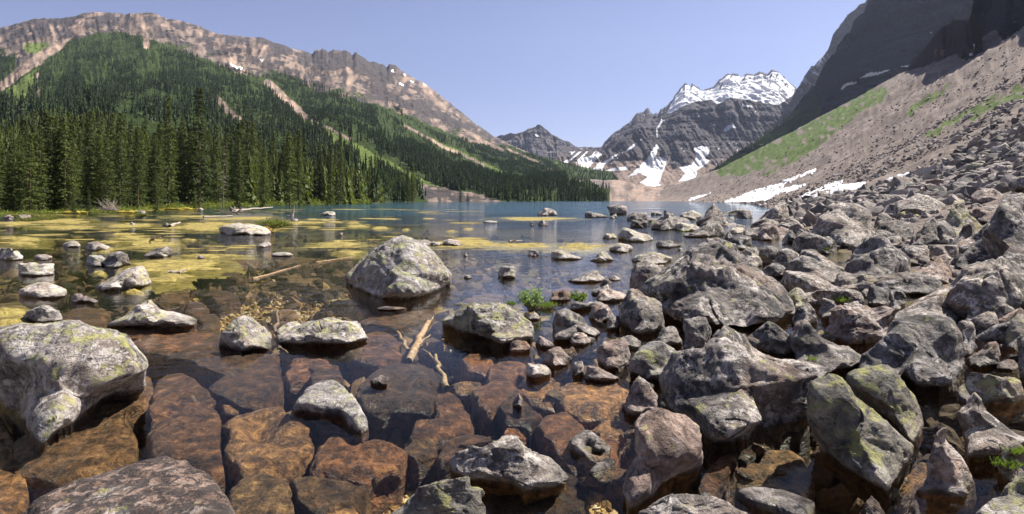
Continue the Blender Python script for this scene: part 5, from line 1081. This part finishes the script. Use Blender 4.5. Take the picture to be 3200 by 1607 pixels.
MATS = [('L', -60, 322, 345, 398, 'broad yellow-green algae mat at the left edge with a rock on its back rim'), ('L', 150, 195, 760, 240, 'long ochre algae mat in front of the left shore grass'), ('L', -30, 215, 300, 248), ('L', 240, 242, 735, 270, 'thin long algae strip below the long ochre mat'),
        ('L', 790, 226, 1160, 262, 'algae mat in front of the green tuft'), ('L', 800, 300, 1025, 316), ('L', 900, 340, 1300, 420, 'yellow-green algae mat with a white driftwood twig on it'), ('L', 830, 325, 1110, 355), ('L', 700, 355, 900, 372),
        ('L', 1300, 210, 1700, 285, 'broad tan algae mat left of the mossy islet'), ('L', 1600, 180, 2050, 212, 'orange-tan algae mat below the driftwood stump'), ('L', 1200, 168, 1620, 190), ('L', 1940, 242, 2090, 282, 'orange-tan algae patch right of the mossy islet'),
        ('L', 2000, 212, 2380, 236), ('L', 2200, 195, 2450, 207), ('L', 2240, 255, 2360, 265), ('L', 2280, 358, 2640, 398, 'bright yellow algae mat left of the pyramid boulder, the upper one'), ('L', 2440, 422, 2680, 470, 'bright yellow algae mat left of the pyramid boulder, the lower one'),
        ('L', 980, 480, 1680, 600, 'largest yellow-green algae mat in the middle of the left shallows'), ('L', 1080, 560, 1400, 700, 'algae mat trailing from the largest one beside the white wedge rock'), ('L', 1320, 450, 1800, 482, 'thin yellow mat with a small white pointed rock'),
        ('L', 690, 398, 845, 440), ('L', 680, 572, 770, 606), ('L', -90, 835, 205, 1010, 'yellow-green algae mass at the left edge above the huge boulder'), ('L', 905, 710, 1040, 740), ('L', 1500, 195, 1620, 206), ('L', 1330, 342, 1430, 355),
        ('M', 180, 238, 380, 265), ('M', 370, 254, 530, 275), ('M', 1250, 182, 1900, 208, 'long thin algae bar far out in the middle water'), ('M', 830, 348, 1330, 405, 'yellow algae bar right of the pyramid boulder'), ('M', 1240, 372, 1700, 410, 'middle part of the yellow algae bar with a white twig'),
        ('M', 1700, 372, 2130, 430, 'right end of the yellow algae bar, pale and stony'), ('M', 920, 282, 1000, 293), ('M', 1050, 262, 1120, 275), ('M', 600, 268, 655, 282), ('M', 400, 192, 580, 202), ('M', 750, 190, 840, 200), ('M', -40, 200, 130, 212), ('M', 60, 215, 180, 224), ('M', 180, 222, 300, 232)]
for i, m_ in enumerate(MATS):
    c, x0, y0, x1, y1 = m_[:5]; mat_(c, x0, y0, x1, y1, m_[5] if len(m_) > 5 else None, i)
rr_ = random.Random(5)
sm = []
for i in range(420):
    px = rr_.uniform(0, 1500); py = HOR + 28 + 130 * rr_.random() ** 1.7; d = H * F / (py - HOR)
    sm.append(((px - CX) / F * d, d, .005, rr_.uniform(.1, .42) * d / 25))
Vs, Fs = [], []
for x, y, z, s in sm:
    b0 = len(Vs); m_ = 11
    if fbm(x * .12, y * .12, 3) < -.1: continue
    Vs.append((x, y, .014))
    for k in range(m_):
        a = 2 * math.pi * k / m_; q = s * rr_.uniform(.5, 1.3); Vs.append((x + math.cos(a) * q * 1.7, y + math.sin(a) * q, .006))
    Fs += [(b0, b0 + 1 + k, b0 + 1 + (k + 1) % m_) for k in range(m_)]
add('pond scum', mk_mesh('pond scum', Vs, Fs), M['algae'], label='small flecks of floating algae', kind='stuff')
# ------------------------------------------------------------------ snow lying on the talus
sn_ = NT('snow'); sn_.principled(sn_.ramp(sn_.noise(.6, 6, .6), [(.3, (.68, .66, .66)), (.6, (.86, .86, .88))]), .7, sn_.bump(sn_.noise(1.2, 6, .6), .5, .3), .3); M['snow'] = sn_.m
def snow(poly, label):
    poly = cv('TR', poly); xs = [p[0] for p in poly]; ys = [p[1] for p in poly]
    nx, ny = 90, 34; V = []; idx = {}
    gx = np.linspace(min(xs), max(xs), nx); gy = np.linspace(min(ys), max(ys), ny)
    GX, GY = np.meshgrid(gx, gy); ins = inpoly(GX + fbm(GX * .08, GY * .1, 3) * 10, GY + fbm(GX * .08, GY * .1, 8) * 5, poly)
    Fc = []
    for j in range(ny):
        for i in range(nx):
            near = ins[max(j - 1, 0):j + 2, max(i - 1, 0):i + 2].any()
            if not near: continue
            py = gy[j]; h = hit(gx[i], py, 20)
            if h is None: continue
            idx[j, i] = len(V); V.append((h[0], h[1], h[2] + (.35 if ins[j, i] else -.3)))
    for j in range(ny - 1):
        for i in range(nx - 1):
            q = [(j, i), (j, i + 1), (j + 1, i + 1), (j + 1, i)]
            if all(k in idx for k in q):
                ds_ = [V[idx[k]][1] for k in q]
                if max(ds_) / min(ds_) < 1.25: Fc.append([idx[k] for k in q])
    add('snow_patch', mk_mesh('snow_patch', V, Fc), M['snow'], label=label, cat='snow patch', group='snow patches on the talus')
snow([(480, 1168), (600, 1120), (700, 1085), (790, 1065), (850, 1040), (950, 995), (1025, 968), (1010, 990), (930, 1025), (860, 1060), (800, 1090), (880, 1075), (960, 1060), (900, 1095), (800, 1120), (720, 1160), (640, 1170)], 'largest snow patch, forked, running down the talus to the water')
snow([(880, 1165), (960, 1120), (1040, 1085), (1090, 1060), (1170, 1045), (1160, 1070), (1310, 1055), (1280, 1090), (1180, 1110), (1080, 1120), (980, 1160)], 'snow patch just above the boulders, right of the largest one')
snow([(275, 1160), (310, 1140), (410, 1108), (400, 1120), (340, 1145), (300, 1160)], 'smallest thin snow patch near the far shore of the talus')
snow([(1445, 738), (1462, 715), (1490, 708), (1470, 728)], 'tiny snow patch high on the talus')
snow([(1410, 1045), (1500, 1015), (1600, 1000), (1520, 1030), (1430, 1055)], 'narrow snow strip left of the table boulder')
# ------------------------------------------------------------------ wood
def wp(c, x, y, z=0.0):
    (px, py), = cv(c, [(x, y)]); d = (H - z) * F / (py - HOR); return ((px - CX) / F * d, d, z)
def limb(p0, p1, r0, r1, n=9, wob=.04, seed=0):
    r = np.random.default_rng(seed); p0, p1 = np.array(p0, float), np.array(p1, float); L = np.linalg.norm(p1 - p0); o = []
    for i in range(n):
        t = i / (n - 1); o.append(tuple(p0 + (p1 - p0) * t + r.normal(0, wob * L * .25, 3) * np.array([1, 1, .4]) * math.sin(math.pi * t)) + (r0 * (1 - t) + r1 * t + r.normal() * r0 * .08,))
    return o
def wood(name, label, paths, mat, cat='driftwood', group=None, branches=None):
    V, Fc = tubes(paths, 9); V = np.array(V)
    o = add(name, mk_mesh(name, V, Fc), M[mat], label=label, cat=cat, group=group)
    if branches:
        for b in branches:
            V, Fc = tubes([b], 6); add('branch', mk_mesh('branch', V, Fc), M[mat], parent=o)
    return o
wood('log', 'straight pale log slanting out of the clear water in the centre', [limb(wp('BM', 590, 275, -.05), wp('BM', 722, 15, .03), .045, .035, 12, .02, 1)], 'wet wood', branches=[limb(wp('BM', 640, 170, 0), wp('BM', 735, 100, -.06), .02, .008, 6, .1, 2), limb(wp('BM', 700, 60, 0), wp('BM', 755, -20, .04), .02, .008, 6, .1, 3)])
wood('branch', 'forked pale branch under water pointing down from the log', [limb(wp('BM', 770, 235, -.08), wp('BM', 845, 455, -.04), .018, .03, 10, .05, 4), limb(wp('BM', 690, 200, -.12), wp('BM', 800, 290, -.08), .01, .016, 7, .06, 5)], 'wet wood')
wood('branch', 'thin brown stick left of the straight log', [limb(wp('BM', 515, 80, -.08), wp('BM', 590, 205, -.08), .02, .025, 8, .05, 6)], 'wet wood')
wood('branch', 'dark dead branch beside the white rounded rock, forked at its foot', [limb(wp('BL', 1865, 200, -.02), wp('BL', 1845, -60, .06), .03, .018, 10, .05, 7), limb(wp('BL', 1870, 190, -.02), wp('BL', 1920, 225, -.02), .02, .01, 5, .05, 8), limb(wp('BL', 1880, 190, -.02), wp('BL', 1750, 270, -.06), .012, .004, 6, .08, 9)], 'bark')
wood('branch', 'long thin stick floating behind the pale gravel', [limb(wp('L', 1850, 635, .01), wp('L', 2200, 535, .01), .018, .01, 10, .03, 10)], 'wet wood')
wood('branch', 'long straight stick floating left of the pyramid boulder', [limb(wp('L', 2310, 515, .01), wp('L', 2600, 472, .01), .018, .01, 10, .02, 11)], 'wet wood')
c0 = wp('L', 1735, 172); rts = []
for k in range(9):
    a = k * .75; rts.append(limb((c0[0], c0[1], .2), (c0[0] + math.cos(a) * .75, c0[1] + math.sin(a) * .5, random.uniform(.2, 1.1)), .13, .03, 7, .3, 20 + k))
wood('stump', 'bleached driftwood stump with upturned roots on the left water', rts[:5] + [limb((c0[0] + .1, c0[1], .3), (c0[0] - 2.6, c0[1] + 1.6, .3), .13, .06, 9, .03, 31)], 'dead wood', branches=rts[5:])
wood('log', 'grey log lying flat in the water in front of the driftwood stump', [limb(wp('L', 1490, 182, .05), wp('L', 1700, 174, .05), .08, .05, 9, .03, 33)], 'dead wood')
c0 = wp('L', 2135, 180)
wood('stump', 'small upright bleached stump alone in the left water', [limb(c0, (c0[0] + .3, c0[1], 1.15), .2, .04, 8, .1, 35), limb(c0, (c0[0] - .5, c0[1], .1), .12, .03, 6, .1, 36)], 'dead wood')
wood('log', 'long pale log along the left shore right of the stump', [limb(wp('L', 1690, 135, .25), wp('L', 1995, 112, .4), .17, .08, 10, .02, 37)], 'dead wood')
wood('branch', 'short broken white branch on the algae beside a tiny pale rock', [limb(wp('L', 1240, 252, .05), wp('L', 1320, 222, .25), .12, .05, 8, .1, 38)], 'dead wood')
wood('branch', 'white driftwood twig with two prongs on the yellow-green mat', [limb(wp('L', 1110, 345, .05), wp('L', 1190, 322, .25), .06, .03, 8, .1, 39), limb(wp('L', 1140, 335, .1), wp('L', 1150, 318, .35), .04, .015, 5, .1, 40)], 'dead wood')
wood('branch', 'white driftwood twig at the front rim of the largest algae mat', [limb(wp('L', 1230, 592, .03), wp('L', 1310, 590, .03), .05, .04, 8, .1, 41), limb(wp('L', 1310, 590, .03), wp('L', 1365, 562, .1), .04, .012, 6, .1, 42)], 'dead wood')
wood('branch', 'white twig on the middle part of the yellow algae bar', [limb(wp('M', 1395, 372, .03), wp('M', 1450, 340, .2), .05, .03, 7, .05, 43), limb(wp('M', 1385, 362, .08), wp('M', 1480, 356, .08), .04, .02, 7, .03, 44)], 'dead wood')
# bare dead tree, leaning tree and driftwood shrub on the left shore
def snag(px, ty, d, label, lean=0):
    x = (px - CX) / F * d; z0 = left_z(px, d); z1 = H + (HOR - ty) / F * d; h = z1 - z0; r = np.random.default_rng(5)
    brs = []
    for i in range(46):
        t = r.uniform(.15, .97); a = r.uniform(0, 6.3); L = h * .11 * (1 - t) ** .6 * r.uniform(.5, 1.2)
        p = (x + lean * t * h, d, z0 + t * h); brs.append(limb(p, (p[0] + math.cos(a) * L, p[1] + math.sin(a) * L, p[2] - L * .25), .03, .012, 5, .1, i))
    o = wood('dead_tree', label, [limb((x, d, z0 - .3), (x + lean * h, d, z1), .10, .02, 10, .01, 3)], 'bark', 'tree')
    V, Fc = tubes(brs, 4); add('branches', mk_mesh('branches', V, Fc), M['dead wood'], parent=o)
snag(696, 440, 104, 'bare grey dead tree standing among the green spruces', .02)
lt = spruce(1160, 232, 17, 'dark dead-looking spruce leaning far out over the water at the end of the forest', 'spruces along the left shore', z=.6)
lt.rotation_euler = (0, math.radians(48), .4)
tw = []; c0 = np.array([(345 - CX) / F * 78, 78, .3])
for i in range(60):
    a = random.uniform(0, 6.3); L = random.uniform(.6, 2.1); tw.append(limb(c0 + np.array([random.uniform(-1, 1), random.uniform(-.4, .4), 0]), c0 + np.array([math.cos(a) * L, math.sin(a) * L * .6, random.uniform(.2, 1.7)]), .035, .01, 5, .25, 60 + i))
wood('dead_shrub', 'tangled grey leafless shrub at the left shore', tw, 'dead wood', 'shrub')
# ------------------------------------------------------------------ plants
def plant(name, label, base, w, h, nst, nl, leaf, mat, cat='shrub', up=.5, group=None, flat=.45):
    r = np.random.default_rng(abs(hash(label)) % 1 + len(label)); e = bpy.data.objects.new(name, None); COL.objects.link(e); e.location = base; e.empty_display_size = .1; tag(e, label, cat, group)
    st, V = [], []
    for i in range(nst):
        a = r.uniform(0, 6.3); q = r.uniform(.1, 1) ** .6; tip = np.array([math.cos(a) * w * .5 * q, math.sin(a) * w * .4 * q, h * r.uniform(.45, 1) * (1.05 - q * .5)])
        st.append(limb((r.normal() * w * .06, r.normal() * w * .06, -.02), tip, w * .012, w * .004, 6, .12, i))
        for k in range(nl):
            t = r.uniform(.3, 1.02); c = tip * t + r.normal(0, 1, 3) * w * .035
            d = np.array([math.cos(r.uniform(0, 6.3)), math.sin(r.uniform(0, 6.3)), up + r.uniform(-.3, .6)]); d /= np.linalg.norm(d); sd = np.cross(d, r.normal(0, 1, 3)); sd /= np.linalg.norm(sd); s = leaf * r.uniform(.7, 1.3)
            V += [c, c + d * s * .5 + sd * s * flat * .5, c + d * s, c + d * s * .5 - sd * s * flat * .5]
    Vt, Ft = tubes(st, 5); add('stem', mk_mesh('stem', Vt, Ft), M['bark'], parent=e)
    add('foliage', mk_mesh('foliage', V, np.arange(len(V)).reshape(-1, 4), smooth=False), M[mat], parent=e)
plant('shrub', 'leafy green willow bush growing out of the water in the centre', wp('M', 1555, 865), .52, .42, 40, 26, .05, 'silver leaf')
plant('shrub', 'small leafy sprout on the left side of the willow bush', wp('M', 1400, 838), .2, .11, 12, 12, .035, 'leaf')
plant('shrub', 'small bright green plant between the bush and the flat slab', wp('M', 1900, 805), .38, .22, 22, 16, .045, 'leaf')
plant('grass_tuft', 'yellowish grass around the foot of the willow bush', wp('M', 1640, 850), .5, .08, 60, 5, .06, 'leaf', 'grass', 1.5, flat=.15)
plant('shrub', 'green tuft on a small rock in front of the left shore', wp('L', 1030, 190), 1.3, .7, 30, 22, .13, 'under')
plant('grass_tuft', 'low green plants in the water at the far left', wp('L', 350, 205), 2.4, .4, 40, 14, .13, 'under', 'grass')
plant('grass_tuft', 'low green plants left of the others at the far left water', wp('L', 200, 215), 2.0, .3, 30, 14, .12, 'under', 'grass')
plant('grass_tuft', 'mossy grass islet growing on the pale flat rock', (wp('L', 1800, 300)[0], wp('L', 1800, 275)[1], .12), 2.3, .42, 90, 16, .11, 'under', 'grass', 1.2)
def hill(c, x, y, w, d_, h, label, mat='moss', z=0):
    p = wp(c, x, y, z); v, f = ico(4); q = v * np.array([w / 2, d_ / 2, h]) * (1 + fbm(v[:, 0] * 3 + w, v[:, 1] * 3, v[:, 2] * 3, 4) * .5)[:, None]
    add('moss_cushion', mk_mesh('moss_cushion', q, f), M[mat], loc=p, label=label, cat='moss', group='moss cushions')
M['moss'] = plain('moss', (.10, .10, .02), (.30, .17, .04), 5, .95, .8)
M['yellow moss'] = plain('yellow moss', (.22, .20, .03), (.50, .38, .06), 5, .95, .8)
hill('L', 1800, 290, 2.4, 1.1, .3, 'orange-green moss under the grass of the islet', z=.05)
hill('L', 545, 155, 3.2, 1.2, .3, 'bright yellow moss bank at the left shore', 'yellow moss'); hill('L', 940, 152, 3.2, 1.4, .3, 'second yellow moss bank at the shore right of the grey shrub', 'yellow moss'); hill('L', 1320, 130, 7, 1.5, .3, 'long yellow-green moss bank left of the driftwood stump', 'yellow moss')
def on_rock(c, x, y, size, h, label, name='grass_tuft', mat='leaf'):
    """stand a tuft on whatever stone the photo shows at that point"""
    (px, py), = cv(c, [(x, y)]); dg = bpy.context.evaluated_depsgraph_get(); dr = Vector(((px - CX) / F, 1, -(py - HOR) / F)).normalized()
    ok, loc, nrm, idx, ob, mt = SC.ray_cast(dg, Vector((0, 0, H)), dr)
    while ok and ob.name.startswith('water'): ok, loc, nrm, idx, ob, mt = SC.ray_cast(dg, loc + dr * .01, dr)
    if ok: plant(name, label, (loc.x, loc.y, loc.z - .02), size, h, 36, 7, size * .14, mat, 'grass', 1.4, flat=.18)
bpy.context.view_layer.update()
on_rock('R', 1340, 945, .4, .07, 'grass strip at the foot of the very long tan boulder'); on_rock('R', 1178, 985, .12, .12, 'small grass tuft left of the flat-topped brown rock')
on_rock('R', 1100, 965, .15, .03, 'green moss tuft on the mossy yellowish rock'); on_rock('BR', 1150, 265, .16, .06, 'grass tuft under the tan ridge boulder'); on_rock('R', 1260, 1160, .14, .03, 'green moss at the base of the golden-brown boulder')
on_rock('BR', 2440, 960, .2, .04, 'green moss and grass on the rock near the right edge'); on_rock('BR', 2500, 870, .18, .04, 'second moss patch above the one near the right edge'); on_rock('R', 310, 485, .9, .08, 'bright moss in the hollow of the dark slab in the bay'); on_rock('R', 1250, 600, .35, .08, 'orange-green plant on the right end of the cracked rock')
on_rock('R', 2160, 1055, .08, .04, 'tiny green plant in the dark crack at the right')
# ------------------------------------------------------------------ haze
hz = bpy.data.materials.new('haze'); hz.use_nodes = True; t_ = hz.node_tree; t_.nodes.clear()
ho = t_.nodes.new('ShaderNodeOutputMaterial'); pv = t_.nodes.new('ShaderNodeVolumePrincipled'); pv.inputs['Color'].default_value = (.60, .72, 1, 1)
pv.inputs['Density'].default_value = .00003; pv.inputs['Anisotropy'].default_value = .3; t_.links.new(pv.outputs[0], ho.inputs['Volume'])
bx = [(-7000, -3000, -30), (9000, -3000, -30), (9000, 9500, -30), (-7000, 9500, -30), (-7000, -3000, 2600), (9000, -3000, 2600), (9000, 9500, 2600), (-7000, 9500, 2600)]
add('haze', mk_mesh('haze', bx, [(3, 2, 1, 0), (4, 5, 6, 7), (0, 1, 5, 4), (1, 2, 6, 5), (2, 3, 7, 6), (3, 0, 4, 7)], smooth=False), hz, kind='stuff')
